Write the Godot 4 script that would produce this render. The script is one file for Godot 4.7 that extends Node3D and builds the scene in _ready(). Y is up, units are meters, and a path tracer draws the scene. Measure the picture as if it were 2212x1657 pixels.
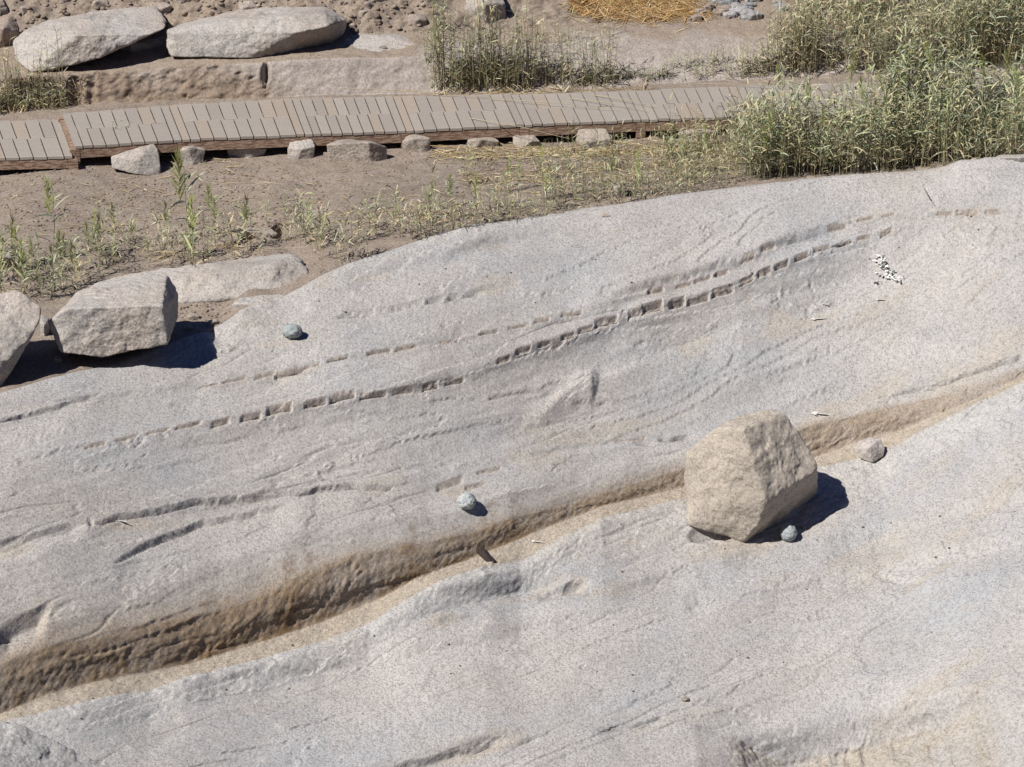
extends Node3D
# A granite quarry: a large bare rock with wedge-hole rows, a dirt floor, a boardwalk, loose blocks, reeds.
# Points surveyed on the photograph are given as (u, v) on a 2212 x 1657 sheet and turned into world points
# by intersecting the sight line with the surface or height on which they stand.

const SHEET := Vector2(2212, 1657)
const EYE := Vector3(0, 10, 0)
const PITCH := 23.0
const VFOV := 14.0
const COLUMN := 0.0138

var rng := RandomNumberGenerator.new()
var taken := {}
var M := {}
var noise_big := FastNoiseLite.new()
var noise_strata := FastNoiseLite.new()
var noise_fine := FastNoiseLite.new()
var noise_tone := FastNoiseLite.new()
var noise_rough := FastNoiseLite.new()
var ico := {}
var rock := {}
var ground := {}
var crest_line: PackedVector3Array

# ------------------------------------------------------------------ small helpers

func numbered(called: String) -> String:
	if not taken.has(called):
		taken[called] = 0
		return called
	taken[called] += 1
	return "%s_%03d" % [called, taken[called]]

func tag(o: Node, label := "", category := "", group := "", kind := "") -> Node:
	if label: o.set_meta("label", label)
	if category: o.set_meta("category", category)
	if group: o.set_meta("group", group)
	if kind: o.set_meta("kind", kind)
	return o

func thing(called: String, at: Vector3, label: String, category: String, group := "") -> Node3D:
	var o := Node3D.new()
	o.name = numbered(called)
	add_child(o)
	o.position = at
	tag(o, label, category, group)
	return o

func put(called: String, mesh: Mesh, material: Material, parent: Node = null) -> MeshInstance3D:
	var o := MeshInstance3D.new()
	o.mesh = mesh
	o.material_override = material
	if parent == null:
		o.name = numbered(called)
		add_child(o)
	else:
		o.name = called
		var k := 0
		while parent.has_node(NodePath(o.name)):
			k += 1
			o.name = "%s_%03d" % [called, k]
		parent.add_child(o)
	return o

func sight(u: float, v: float) -> Vector3:
	var ty := tan(deg_to_rad(VFOV / 2))
	var d := Vector3((u / SHEET.x * 2 - 1) * ty * SHEET.x / SHEET.y, (1 - v / SHEET.y * 2) * ty, -1)
	return d.normalized().rotated(Vector3.RIGHT, -deg_to_rad(PITCH))

func at_height(u: float, v: float, y: float) -> Vector3:
	var d := sight(u, v)
	return EYE + d * ((y - EYE.y) / d.y)

func at_reach(u: float, v: float, reach: float) -> Vector3:
	var d := sight(u, v)
	return EYE + d * (reach / Vector2(d.x, d.z).length())

func along(pts: Array, u: float, end_slope := -0.25) -> float:
	if u <= pts[0].x:
		return pts[0].y + (u - pts[0].x) * end_slope
	for i in range(1, pts.size()):
		if u <= pts[i].x:
			var a: Vector2 = pts[i - 1]
			var b: Vector2 = pts[i]
			return lerpf(a.y, b.y, (u - a.x) / maxf(b.x - a.x, 0.001))
	return pts[-1].y + (u - pts[-1].x) * end_slope

func poly(s: String) -> Array:
	var out := []
	for pair in s.split(" ", false):
		var c := pair.split(",")
		out.append(Vector2(float(c[0]), float(c[1])))
	return out

func arrays_mesh(v: PackedVector3Array, n: PackedVector3Array, c: PackedColorArray, index: PackedInt32Array) -> ArrayMesh:
	var a := []
	a.resize(Mesh.ARRAY_MAX)
	a[Mesh.ARRAY_VERTEX] = v
	a[Mesh.ARRAY_NORMAL] = n
	if c.size(): a[Mesh.ARRAY_COLOR] = c
	a[Mesh.ARRAY_INDEX] = index
	var m := ArrayMesh.new()
	m.add_surface_from_arrays(Mesh.PRIMITIVE_TRIANGLES, a)
	return m

# ------------------------------------------------------------------ materials

func noise_texture(size: int, freq: float, seed_: int, stops: Array, type := FastNoiseLite.TYPE_SIMPLEX_SMOOTH, octaves := 3, bump := 0.0, tiled := true) -> NoiseTexture2D:
	var n := FastNoiseLite.new()
	n.noise_type = type
	n.seed = seed_
	n.frequency = freq
	n.fractal_octaves = octaves
	if type == FastNoiseLite.TYPE_CELLULAR:
		n.cellular_return_type = FastNoiseLite.RETURN_CELL_VALUE
		n.fractal_type = FastNoiseLite.FRACTAL_NONE
	var t := NoiseTexture2D.new()
	t.width = size
	t.height = size
	t.seamless = tiled
	t.noise = n
	if bump > 0:
		t.as_normal_map = true
		t.bump_strength = bump
	else:
		var g := Gradient.new()
		var off := PackedFloat32Array()
		var col := PackedColorArray()
		for s in stops:
			off.append(s[0])
			col.append(s[1])
		g.offsets = off
		g.colors = col
		t.color_ramp = g
	return t

func surface(called: String, color: Color, tex: Texture2D = null, metres := 2.0, normal: Texture2D = null, depth := 1.0, vertex := true, rough := 0.92) -> StandardMaterial3D:
	var m := StandardMaterial3D.new()
	m.resource_name = called
	m.albedo_color = color
	m.roughness = rough
	m.metallic_specular = 0.25
	m.vertex_color_use_as_albedo = vertex
	m.uv1_triplanar = true
	m.uv1_world_triplanar = true
	m.uv1_scale = Vector3.ONE / metres
	if tex: m.albedo_texture = tex
	if normal:
		m.normal_enabled = true
		m.normal_texture = normal
		m.normal_scale = depth
	M[called] = m
	return m

func detail(m: StandardMaterial3D, tex: Texture2D, metres: float) -> void:
	m.detail_enabled = true
	m.detail_blend_mode = BaseMaterial3D.BLEND_MODE_MUL
	m.detail_albedo = tex
	m.detail_uv_layer = BaseMaterial3D.DETAIL_UV_2
	m.uv2_triplanar = true
	m.uv2_world_triplanar = true
	m.uv2_scale = Vector3.ONE / metres

func grey(v: float, warm := 0.0) -> Color:
	return Color(v + warm, v, v - warm)

func make_materials() -> void:
	var speck := noise_texture(1024, 0.23, 3, [[0.0, grey(0.70)], [0.2, grey(0.83)], [0.45, grey(0.93, 0.004)], [0.6, grey(0.98, 0.004)], [0.8, grey(1.0)], [1.0, Color(1.0, 0.99, 0.98)]], FastNoiseLite.TYPE_CELLULAR, 1, 0.0, false)
	var blotch := noise_texture(1024, 0.02, 9, [[0.0, grey(0.88, 0.004)], [0.35, grey(0.95, 0.005)], [0.6, grey(1.0)], [1.0, grey(1.0)]], FastNoiseLite.TYPE_SIMPLEX_SMOOTH, 5)
	var bumps := noise_texture(1024, 0.06, 4, [], FastNoiseLite.TYPE_SIMPLEX_SMOOTH, 5, 7.0, false)
	var g := surface("granite", Color.WHITE, speck, 2.3, bumps, 0.3)
	var d := surface("dirt", Color.WHITE, noise_texture(1024, 0.09, 21, [[0.0, grey(0.62, 0.02)], [0.4, grey(0.86, 0.02)], [0.62, grey(0.97)], [1.0, grey(1.0)]], FastNoiseLite.TYPE_SIMPLEX_SMOOTH, 5), 2.9, noise_texture(1024, 0.035, 22, [], FastNoiseLite.TYPE_PERLIN, 5, 4.0), 0.6)
	detail(d, blotch, 5.1)
	var wood := noise_texture(512, 0.05, 31, [[0.0, grey(0.72, 0.02)], [0.5, grey(0.92, 0.01)], [1.0, grey(1.0)]], FastNoiseLite.TYPE_SIMPLEX_SMOOTH, 4)
	var tones := [Color(0.64, 0.61, 0.58), Color(0.65, 0.62, 0.59), Color(0.625, 0.595, 0.57), Color(0.65, 0.607, 0.565), Color(0.635, 0.61, 0.583)]
	for i in tones.size():
		var w := surface("plank_%d" % i, tones[i], wood, 0.8, noise_texture(512, 0.08, 33, [], FastNoiseLite.TYPE_SIMPLEX_SMOOTH, 4, 4.0) if i == 0 else null, 0.5, false, 0.85)
		if i: 
			w.normal_enabled = true
			w.normal_texture = M.plank_0.normal_texture
			w.normal_scale = 0.5
	var worn := noise_texture(512, 0.03, 35, [[0.0, Color(0.55, 0.43, 0.37)], [0.36, Color(0.70, 0.58, 0.51)], [0.55, Color(0.88, 0.80, 0.74)], [1.0, Color(1, 0.95, 0.90)]], FastNoiseLite.TYPE_SIMPLEX_SMOOTH, 5)
	surface("fascia", Color(0.64, 0.605, 0.575), worn, 0.7, M.plank_0.normal_texture, 0.5, false, 0.85)
	M.fascia.uv1_scale = Vector3(0.55, 3.0, 3.0)
	for i in 5: M["plank_%d" % i].uv1_scale = Vector3(5.0, 3.0, 0.9)
	surface("dolerite", Color.WHITE, noise_texture(512, 0.05, 41, [[0.0, grey(0.75)], [0.5, grey(0.95)], [1.0, grey(1.0)]], FastNoiseLite.TYPE_SIMPLEX_SMOOTH, 4), 0.6, null, 1.0, true, 0.7)
	var leaf := StandardMaterial3D.new()
	leaf.resource_name = "leaf"
	leaf.vertex_color_use_as_albedo = true
	leaf.roughness = 0.6
	leaf.metallic_specular = 0.3
	leaf.cull_mode = BaseMaterial3D.CULL_DISABLED
	leaf.backlight_enabled = true
	leaf.backlight = Color(0.35, 0.4, 0.2)
	M.leaf = leaf
	var straw := leaf.duplicate()
	straw.resource_name = "straw"
	straw.backlight_enabled = false
	M.straw = straw
	var feather := StandardMaterial3D.new()
	feather.resource_name = "feather"
	feather.albedo_color = Color(0.86, 0.85, 0.83)
	feather.roughness = 0.8
	feather.cull_mode = BaseMaterial3D.CULL_DISABLED
	M.feather = feather
	var dark := feather.duplicate()
	dark.resource_name = "dark_feather"
	dark.albedo_color = Color(0.2, 0.15, 0.16)
	M.dark_feather = dark

# ------------------------------------------------------------------ lofted terrain

# lines: [[points, angles], ...] ; the first is the anchor, whose second entry gives heights (u, y); every other line's angles (u, degrees) give the slope between it and the line before it
func survey(lines: Array, anchor := 0, u0 := -1500.0, u1 := 3700.0, step := 25.0) -> Array:
	var reach := []
	var slope := []
	for l in lines:
		reach.append(PackedFloat32Array())
		slope.append(PackedFloat32Array())
	var u := u0
	while u <= u1:
		var heights := {}
		var order := range(anchor, lines.size()) + range(anchor - 1, -1, -1)
		for i in order:
			var d := sight(u, along(lines[i][0], u))
			var tan_e := d.y / Vector2(d.x, d.z).length()
			var r: float
			if i == anchor:
				r = (along(lines[i][1], u, 0.0) - EYE.y) / tan_e
				heights[i] = Vector2(r, EYE.y + r * tan_e)
			else:
				var from: Vector2 = heights[i - 1 if i > anchor else i + 1]
				var by: Array = lines[i if i > anchor else i + 1]
				var m := tan(deg_to_rad(along(by[2] if by.size() > 2 else by[1], u, 0.0)))
				r = (from.y - m * from.x - EYE.y) / (tan_e - m)
				heights[i] = Vector2(r, EYE.y + r * tan_e)
		for i in lines.size():
			reach[i].append(heights[i].x)
		u += step
	var out := []
	for i in lines.size():
		var line := PackedVector3Array()
		var n: int = reach[i].size()
		for k in n:
			var sum := 0.0
			var total := 0.0
			for o in range(-12, 13):
				var w := exp(-o * o / 40.0)
				sum += w * reach[i][clampi(k + o, 0, n - 1)]
				total += w
			# smooth sideways, yet never past its neighbours
			var r := sum / total
			var uu := u0 + k * step
			var d := sight(uu, along(lines[i][0], uu))
			var flat := Vector2(d.x, d.z).length()
			line.append(EYE + d / flat * r)
		out.append(line)
	return out

func resample(line: PackedVector3Array, x0: float, n: int, dx: float) -> PackedVector2Array:
	var out := PackedVector2Array()
	out.resize(n)
	var k := 1
	for c in n:
		var x := x0 + c * dx
		while k < line.size() - 1 and line[k].x < x: k += 1
		var a := line[k - 1]
		var b := line[k]
		var f := clampf((x - a.x) / (b.x - a.x), -0.5, 1.5)
		out[c] = Vector2(lerpf(a.z, b.z, f), lerpf(a.y, b.y, f))
	return out

# a terrain: columns at constant x, far to near; verts[c * rows + r]
func height(t: Dictionary, x: float, z: float) -> float:
	var c := clampi(roundi((x - t.x0) / t.dx), 0, t.n - 1)
	var rows: int = t.rows
	var v: PackedVector3Array = t.verts
	var lo := c * rows
	var hi := lo + rows - 1
	if z <= v[lo].z: return v[lo].y
	if z >= v[hi].z: return v[hi].y
	while hi - lo > 1:
		var mid := (lo + hi) >> 1
		if v[mid].z < z: lo = mid
		else: hi = mid
	return lerpf(v[lo].y, v[hi].y, (z - v[lo].z) / maxf(v[hi].z - v[lo].z, 0.0001))

func hit(t: Dictionary, u: float, v: float, r0 := 15.0, r1 := 46.0) -> Vector3:
	var d := sight(u, v)
	d /= Vector2(d.x, d.z).length()
	var r := r0
	var step := 0.3
	while r < r1:
		var p := EYE + d * r
		if p.y < height(t, p.x, p.z): break
		r += step
	var a := r - step
	var b := r
	for i in 11:
		var m := (a + b) / 2
		var p := EYE + d * m
		if p.y < height(t, p.x, p.z): b = m
		else: a = m
	return EYE + d * b

func floor_at(u: float, v: float) -> Vector3:
	var a := hit(rock, u, v)
	var b := hit(ground, u, v)
	return a if a.distance_to(EYE) < b.distance_to(EYE) else b

func coarse(lines3: Array, x0: float, n: int, dx: float) -> Dictionary:
	var v := PackedVector3Array()
	v.resize(n * lines3.size())
	for i in lines3.size():
		var s := resample(lines3[i], x0, n, dx)
		for c in n:
			v[c * lines3.size() + i] = Vector3(x0 + c * dx, s[c].y, s[c].x)
	return {"x0": x0, "n": n, "dx": dx, "rows": lines3.size(), "verts": v}

# a polyline on the sheet laid on a coarse terrain, as z and y for every column it spans
func laid(t: Dictionary, pts: Array) -> Dictionary:
	var w := []
	for p in pts: w.append(hit(t, p.x, p.y))
	var c0 := maxi(0, ceili((w[0].x - t.x0) / t.dx))
	var c1 := mini(t.n - 1, floori((w[-1].x - t.x0) / t.dx))
	var z := PackedFloat32Array()
	var y := PackedFloat32Array()
	var k := 1
	for c in range(c0, c1 + 1):
		var x: float = t.x0 + c * t.dx
		while k < w.size() - 1 and w[k].x < x: k += 1
		var f: float = (x - w[k - 1].x) / maxf(w[k].x - w[k - 1].x, 0.0001)
		z.append(lerpf(w[k - 1].z, w[k].z, f))
		y.append(lerpf(w[k - 1].y, w[k].y, f))
	return {"c0": c0, "c1": c1, "z": z, "y": y}

func finish(t: Dictionary, normals_only := false) -> ArrayMesh:
	var n: int = t.n
	var rows: int = t.rows
	var v: PackedVector3Array = t.verts
	var nor := PackedVector3Array()
	nor.resize(v.size())
	for c in n:
		var ca := maxi(c - 1, 0) * rows
		var cb := mini(c + 1, n - 1) * rows
		var cc := c * rows
		for r in rows:
			var e := v[cb + r] - v[ca + r]
			var f := v[cc + mini(r + 1, rows - 1)] - v[cc + maxi(r - 1, 0)]
			nor[cc + r] = f.cross(e).normalized()
	var index := PackedInt32Array()
	index.resize((n - 1) * (rows - 1) * 6)
	var k := 0
	for c in n - 1:
		for r in rows - 1:
			var a := c * rows + r
			var b := a + rows
			index[k] = a
			index[k + 1] = b
			index[k + 2] = a + 1
			index[k + 3] = a + 1
			index[k + 4] = b
			index[k + 5] = b + 1
			k += 6
	t.normals = nor
	return arrays_mesh(v, nor, t.colors, index)

func rows_for(lines3: Array, per_row: float) -> PackedInt32Array:
	# number of rows in each band by how tall it looks on the sheet
	var out := PackedInt32Array()
	for i in range(1, lines3.size()):
		var tall := 0.0
		var count := 0
		for j in range(0, lines3[i].size(), 4):
			var a: Vector3 = lines3[i - 1][j] - EYE
			var b: Vector3 = lines3[i][j] - EYE
			tall += rad_to_deg(a.angle_to(b)) / VFOV * SHEET.y
			count += 1
		out.append(maxi(2, ceili(tall / count / per_row)))
	return out

func down(f: float) -> float:
	f = clampf(f, 0, 1)
	return f * f * (3 - 2 * f)

func build_rock() -> void:
	var crest := poly("-300,940 0,850 81,826 169,803 237,787 305,761 366,741 430,719 490,697 515,668 560,652 600,642 640,622 690,592 749,566 877,527 1002,488 1097,479 1307,444 1480,418 1666,393 1991,368 2050,358 2058,348 2212,342 2500,335")
	var t1 := poly("-300,960 0,905 150,866 330,838 430,826 480,815 590,805 690,782 760,765 900,735 1000,724 1060,710 1150,695 1230,680 1290,655 1390,618 1470,600 1550,570 1610,548 1640,528 1700,508 1850,472 1930,460 2020,455 2212,452 2500,450")
	var t2 := poly("-300,1075 0,1010 190,966 250,953 330,936 410,916 460,905 580,882 700,858 790,843 930,820 985,812 1075,775 1150,743 1240,715 1330,690 1370,662 1430,644 1500,630 1560,612 1620,590 1690,558 1750,536 1820,518 1870,510 1930,488 2060,478 2212,474 2500,470")
	var n1 := poly("-300,1150 0,1075 300,1030 600,985 900,935 1150,868 1300,815 1450,752 1600,703 1800,688 1900,670 2060,640 2212,610 2500,560")
	var m1 := poly("-300,1230 0,1168 100,1142 190,1124 290,1109 440,1088 560,1064 700,1050 790,1044 940,1044 1000,1030 1080,1005 1200,975 1350,952 1480,936 1700,905 1900,850 2050,800 2212,738 2500,640")
	var m2 := poly("-300,1530 0,1438 100,1400 200,1380 330,1350 470,1326 560,1292 640,1246 760,1202 900,1178 1030,1150 1100,1120 1250,1085 1480,1010 1560,985 1760,918 1900,887 2050,852 2100,838 2212,792 2500,690")
	var m3 := poly("-300,1640 0,1546 100,1502 200,1474 400,1438 560,1388 700,1343 830,1290 900,1250 1000,1214 1150,1150 1290,1095 1480,1050 1750,992 1850,955 1940,932 2100,868 2212,808 2500,705")
	var m4 := poly("-300,1650 0,1560 60,1550 170,1520 330,1495 400,1465 600,1420 700,1392 800,1350 880,1296 950,1258 1040,1226 1130,1214 1200,1170 1300,1120 1480,1078 1770,1012 1900,985 1960,950 2080,888 2212,822 2500,720")
	var m6 := poly("-300,1850 400,1720 850,1640 1050,1580 1280,1550 1470,1515 1600,1495 1800,1470 2000,1450 2212,1430 2500,1400")
	var m7 := poly("-300,1870 400,1735 850,1656 930,1636 1070,1602 1150,1588 1280,1570 1440,1562 1540,1572 1620,1584 1690,1574 1760,1556 1900,1538 2000,1513 2100,1484 2150,1493 2212,1493 2500,1470")
	var m8 := poly("-300,1890 400,1760 850,1672 930,1648 1070,1608 1150,1594 1280,1576 1500,1566 1590,1598 1640,1630 1690,1657 1800,1638 1960,1600 2080,1560 2130,1530 2160,1502 2212,1497 2500,1474")
	var shift := func(l: Array, dv: float) -> Array: return l.map(func(p): return p + Vector2(0, dv))
	var between := func(a: Array, b: Array, f: float) -> Array:
		var out := []
		var u := -300.0
		while u <= 2500:
			out.append(Vector2(u, lerpf(along(a, u), along(b, u), f)))
			u += 35
		return out
	var a := func(s: String) -> Array: return poly(s)
	var lines := [
		[crest, []],
		[between.call(crest, t1, 0.35), a.call("0,7 700,13 1500,9 2212,10")],
		[t1, a.call("0,10 700,16 1500,20 2212,24")],
		[shift.call(t1, 17.0), a.call("0,30 300,16 430,34 600,38 1300,44 1930,42 1990,50 2212,48")],
		[t2, poly("-300,-0.22 0,-0.24 400,-0.32 1100,-0.38 1500,-0.25 2212,0.12"), a.call("0,17 700,20 1500,26 1930,26 2212,30")],
		[shift.call(t2, 27.0), a.call("0,16 150,18 260,28 400,42 580,48 1300,62 1930,60 2000,38 2212,30")],
		[between.call(t2, n1, 0.55), a.call("0,17 250,22 350,38 700,36 1250,44 1600,60 1900,40 2212,28")],
		[n1, a.call("0,20 700,30 1250,36 1600,40 1900,24 2212,20")],
		[shift.call(n1, 9.0), a.call("0,24 900,26 1450,16 1560,2 1850,3 1950,16 2212,20")],
		[between.call(n1, m1, 0.6), a.call("0,22 900,28 1500,34 2212,30")],
		[m1, a.call("0,16 900,22 1500,26 2212,30")],
		[shift.call(m1, 9.0), a.call("0,45 500,45 900,28 1100,12 1500,4 1800,4 2212,10")],
		[between.call(m1, m2, 0.55), a.call("0,20 900,20 1500,22 2212,14")],
		[m2, a.call("0,30 900,32 1500,30 2212,20")],
		[between.call(m2, m3, 0.4), a.call("0,48 900,50 1500,52 2212,35")],
		[m3, a.call("0,66 600,72 900,70 1500,62 2212,50")],
		[m4, a.call("0,5 1200,5 2212,4")],
		[shift.call(m4, 14.0), a.call("0,8 700,10 860,2 1150,1 1300,6 2212,16")],
		[shift.call(m4, 60.0), a.call("0,18 800,30 960,50 1150,46 1300,26 1500,12 2212,18")],
		[between.call(m4, m6, 0.5), a.call("0,12 1200,13 2212,15")],
		[m6, a.call("0,10 1200,11 2212,13")],
		[m7, a.call("0,16 850,34 1100,36 1400,24 1600,18 2212,16")],
		[m8, a.call("0,20 850,55 1100,52 1300,20 1580,38 1640,64 2100,66 2160,40 2212,20")],
		[poly("-300,2100 400,1960 2212,1760 2500,1740"), a.call("0,10 2212,8")],
	]
	var lines3 := survey(lines, 4)
	crest_line = lines3[0]
	# the far side of the crest falls to below the dirt
	var back := PackedVector3Array()
	var back2 := PackedVector3Array()
	for p in lines3[0]:
		back.append(p + Vector3(0, -0.10, -0.28))
		back2.append(p + Vector3(0, -0.9, -0.7))
	lines3.push_front(back)
	lines3.push_front(back2)
	var x0 := -5.6
	var n := int(11.2 / COLUMN)
	var base := coarse(lines3, x0, n, COLUMN)
	rock = base
	var per_band := rows_for(lines3, 2.15)
	per_band[0] = 5
	per_band[1] = 5
	var rows := 1
	for k in per_band: rows += k
	var row_band := PackedInt32Array()
	var row_frac := PackedFloat32Array()
	for b in per_band.size():
		for k in per_band[b]:
			row_band.append(b)
			row_frac.append(float(k) / per_band[b])
	row_band.append(per_band.size() - 1)
	row_frac.append(1.0)
	# ---- ledges: [polyline, drop in m, width of the drop, length over which the surface comes back up, taper at the ends in columns]
	var ledges := []
	for l in [
		["1125,928 1180,892 1250,846 1292,831", -0.09, 0.22, 0.20, 5],
		["244,1216 262,1206 320,1166 440,1122 560,1092 640,1079", 0.035, 0.03, 0.45, 14],
		["0,1346 60,1322 106,1297", 0.10, 0.06, 0.30, 5],
		["-200,1215 0,1172 100,1140 188,1124", 0.04, 0.025, 0.25, 8],
		["200,1128 300,1104 420,1082 520,1070 700,1052 850,1048", 0.03, 0.025, 0.30, 14],
		["540,1032 700,1020 760,1000 840,982", 0.018, 0.02, 0.2, 14],
		["600,1050 720,1030 860,1006 1000,990", 0.015, 0.02, 0.15, 14],
		["1240,935 1330,938 1420,946 1500,944", 0.02, 0.015, 0.1, 8],
		["1150,975 1280,955 1350,950", 0.018, 0.02, 0.1, 10],
		["1370,985 1440,978 1480,968", 0.012, 0.015, 0.08, 8],
		["1900,852 1985,832 2060,812 2120,792 2212,762 2300,740", 0.035, 0.04, 0.25, 20],
		["1950,828 2040,800 2120,770 2180,750", 0.02, 0.03, 0.2, 16],
		["1325,628 1460,590 1600,548 1690,512 1770,484 1850,468", 0.045, 0.05, 0.4, 14],
		["0,914 60,893 130,872 200,850", 0.02, 0.03, 0.25, 12],
		["200,852 330,832 460,812 600,790 700,776", 0.022, 0.05, 0.5, 16],
		["730,682 850,665 960,640 1000,632", 0.02, 0.03, 0.4, 14],
		["740,600 860,570 960,545 1040,535", 0.02, 0.05, 0.4, 14],
		["960,545 1060,515 1140,500 1230,490", 0.018, 0.04, 0.3, 14],
		["1180,515 1260,490 1330,478", 0.014, 0.02, 0.2, 10],
		["1440,500 1560,484 1700,470 1760,462", 0.014, 0.02, 0.2, 14],
		["960,640 1010,628 1080,612 1130,606", 0.018, 0.03, 0.3, 8],
		["180,770 330,745 470,715 530,705 575,707", 0.03, 0.05, 0.3, 10],
		["470,755 540,742 575,735", 0.02, 0.03, 0.15, 8],
		["900,1282 1010,1262 1130,1250 1230,1236", 0.051, 0.05, 0.3, 12],
		["925,1340 980,1322 1060,1312", 0.037, 0.05, 0.25, 10],
		["1160,1275 1240,1258 1275,1252", 0.051, 0.03, 0.2, 8],
		["1325,1262 1420,1240 1500,1232", 0.034, 0.05, 0.3, 12],
		["400,1465 560,1445 740,1425 900,1400 1100,1370", 0.031, 0.06, 0.5, 16],
		["1060,1346 1300,1320 1480,1300 1560,1285", 0.031, 0.08, 0.5, 16],
		["1560,1195 1700,1175 1830,1150 1960,1125", 0.034, 0.08, 0.4, 14],
		["1900,1222 2000,1195 2080,1180 2212,1150 2300,1140", 0.051, 0.06, 0.4, 14],
		["1780,1150 1900,1130 2050,1085 2212,1060 2300,1040", 0.051, 0.10, 0.5, 16],
		["1640,1275 1800,1240 1900,1232 2000,1240", 0.031, 0.05, 0.4, 12],
		["1000,1600 1055,1588 1095,1582", 0.03, 0.03, 0.15, 6],
		["1085,1612 1130,1596 1170,1586", 0.025, 0.02, 0.12, 6],
		["1290,1572 1360,1562 1440,1548", 0.015, 0.02, 0.12, 8],
	]:
		var w := laid(base, poly(l[0]))
		if w.c1 > w.c0:
			w.merge({"h": l[1], "w": l[2], "l": l[3], "taper": l[4]})
			ledges.append(w)
	# ---- narrow cracks: [polyline left to right, depth, half width]
	for l in [
		["200,1130 300,1106 420,1084 520,1072 700,1054 850,1050", 0.045, 0.014], ["0,916 60,895 130,874 200,852", 0.03, 0.014], ["730,684 850,667 960,642", 0.04, 0.012], ["250,1212 320,1170 440,1126 560,1096", 0.04, 0.014], ["1290,1576 1360,1566 1440,1552", 0.04, 0.012], ["850,1660 930,1640 1070,1606", 0.05, 0.015], ["1900,856 1985,836 2060,816 2120,796 2212,766", 0.05, 0.015],
		["1422,946 1450,948 1470,944 1496,942", 0.06, 0.015], ["560,1061 640,1056 700,1050 800,1046", 0.03, 0.014],
		["1998,404 2010,420 2024,438", 0.10, 0.035], ["1748,604 1756,628 1761,646", 0.05, 0.02],
		["190,1116 197,1130 202,1139", 0.09, 0.03], ["575,1200 580,1212 586,1224", 0.02, 0.012],
		["960,645 1010,634 1040,628", 0.03, 0.014], ["1180,700 1330,672 1350,664", 0.01, 0.012],
		["90,868 150,862 220,848", 0.02, 0.014], ["1490,1577 1560,1568 1600,1556", 0.012, 0.014],
	]:
		var w := laid(base, poly(l[0]))
		if w.c1 >= w.c0:
			w.merge({"h": l[1], "w": l[2], "l": -1.0, "taper": 3})
			ledges.append(w)
	# ---- wedge holes: [u left, u right, v of the top edge (left), v of the bottom edge (left), slant of the row]
	var holes := []
	for h in [
		# main row
		[188, 230, 961, 972, -0.24], [249, 297, 947, 959, -0.24], [318, 362, 933, 944, -0.24], [381, 433, 919, 931, -0.24],
		[456, 495, 908, 928, -0.22], [521, 560, 895, 916, -0.2], [580, 628, 878, 902, -0.2], [660, 702, 866, 886, -0.2], [716, 765, 852, 876, -0.2],
		[781, 834, 850, 868, -0.15], [849, 890, 838, 856, -0.15], [913, 944, 828, 848, -0.15], [964, 1000, 818, 836, -0.15],
		[1075, 1101, 772, 788, -0.28], [1117, 1146, 752, 768, -0.28], [1165, 1190, 738, 752, -0.25], [1213, 1240, 722, 738, -0.22], [1252, 1280, 708, 726, -0.22], [1288, 1330, 690, 712, -0.22],
		[1360, 1384, 664, 690, -0.3], [1389, 1428, 652, 682, -0.3], [1447, 1478, 640, 668, -0.28], [1485, 1530, 640, 660, -0.26],
		[1540, 1582, 616, 642, -0.26], [1599, 1625, 596, 616, -0.5], [1637, 1663, 576, 596, -0.4], [1674, 1703, 562, 580, -0.35], [1718, 1744, 544, 562, -0.35], [1759, 1790, 528, 544, -0.2], [1810, 1838, 520, 532, -0.2], [1852, 1880, 510, 522, -0.2], [1904, 1926, 500, 516, -0.5],
		# upper row
		[428, 470, 830, 836, -0.2], [480, 530, 818, 826, -0.2], [551, 590, 806, 818, -0.2], [597, 652, 800, 818, -0.2], [656, 690, 788, 800, -0.2], [708, 752, 776, 789, -0.2],
		[796, 842, 759, 772, -0.2], [857, 898, 750, 762, -0.2], [952, 986, 738, 748, -0.15], [1038, 1072, 716, 728, -0.15], [1100, 1136, 704, 715, -0.15], [1156, 1186, 690, 703, -0.15], [1215, 1255, 676, 690, -0.15],
		[1400, 1432, 612, 628, -0.15], [1462, 1492, 602, 614, -0.2], [1500, 1532, 592, 604, -0.3], [1546, 1572, 576, 589, -0.2], [1603, 1628, 550, 562, -0.3], [1645, 1672, 528, 541, -0.3],
		[1790, 1826, 482, 494, -0.1], [1853, 1884, 470, 480, -0.15], [1906, 1930, 462, 471, -0.1],
		[2025, 2055, 455, 466, 0.0], [2068, 2112, 450, 466, 0.0], [2128, 2160, 450, 463, 0.0],
		# holes by the hammer stone
		[944, 998, 1044, 1066, -0.35], [1030, 1078, 1016, 1026, -0.2], [1008, 1043, 1048, 1060, -0.25],
		# small hollows on the right shoulder
		[1330, 1390, 948, 956, -0.1],
	]:
		var uu := (h[0] as float) - 1.0
		var du: float = h[1] - h[0] + 2.0
		var tl := hit(base, uu, h[2])
		var bl := hit(base, uu, h[3])
		var tr := hit(base, uu + du, h[2] + du * h[4])
		var br := hit(base, uu + du, h[3] + du * h[4])
		holes.append([tl, tr, bl, br])
	# ---- sand and dust that settled: [u, v, half length, half width, strength]
	var dust := []
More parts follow.
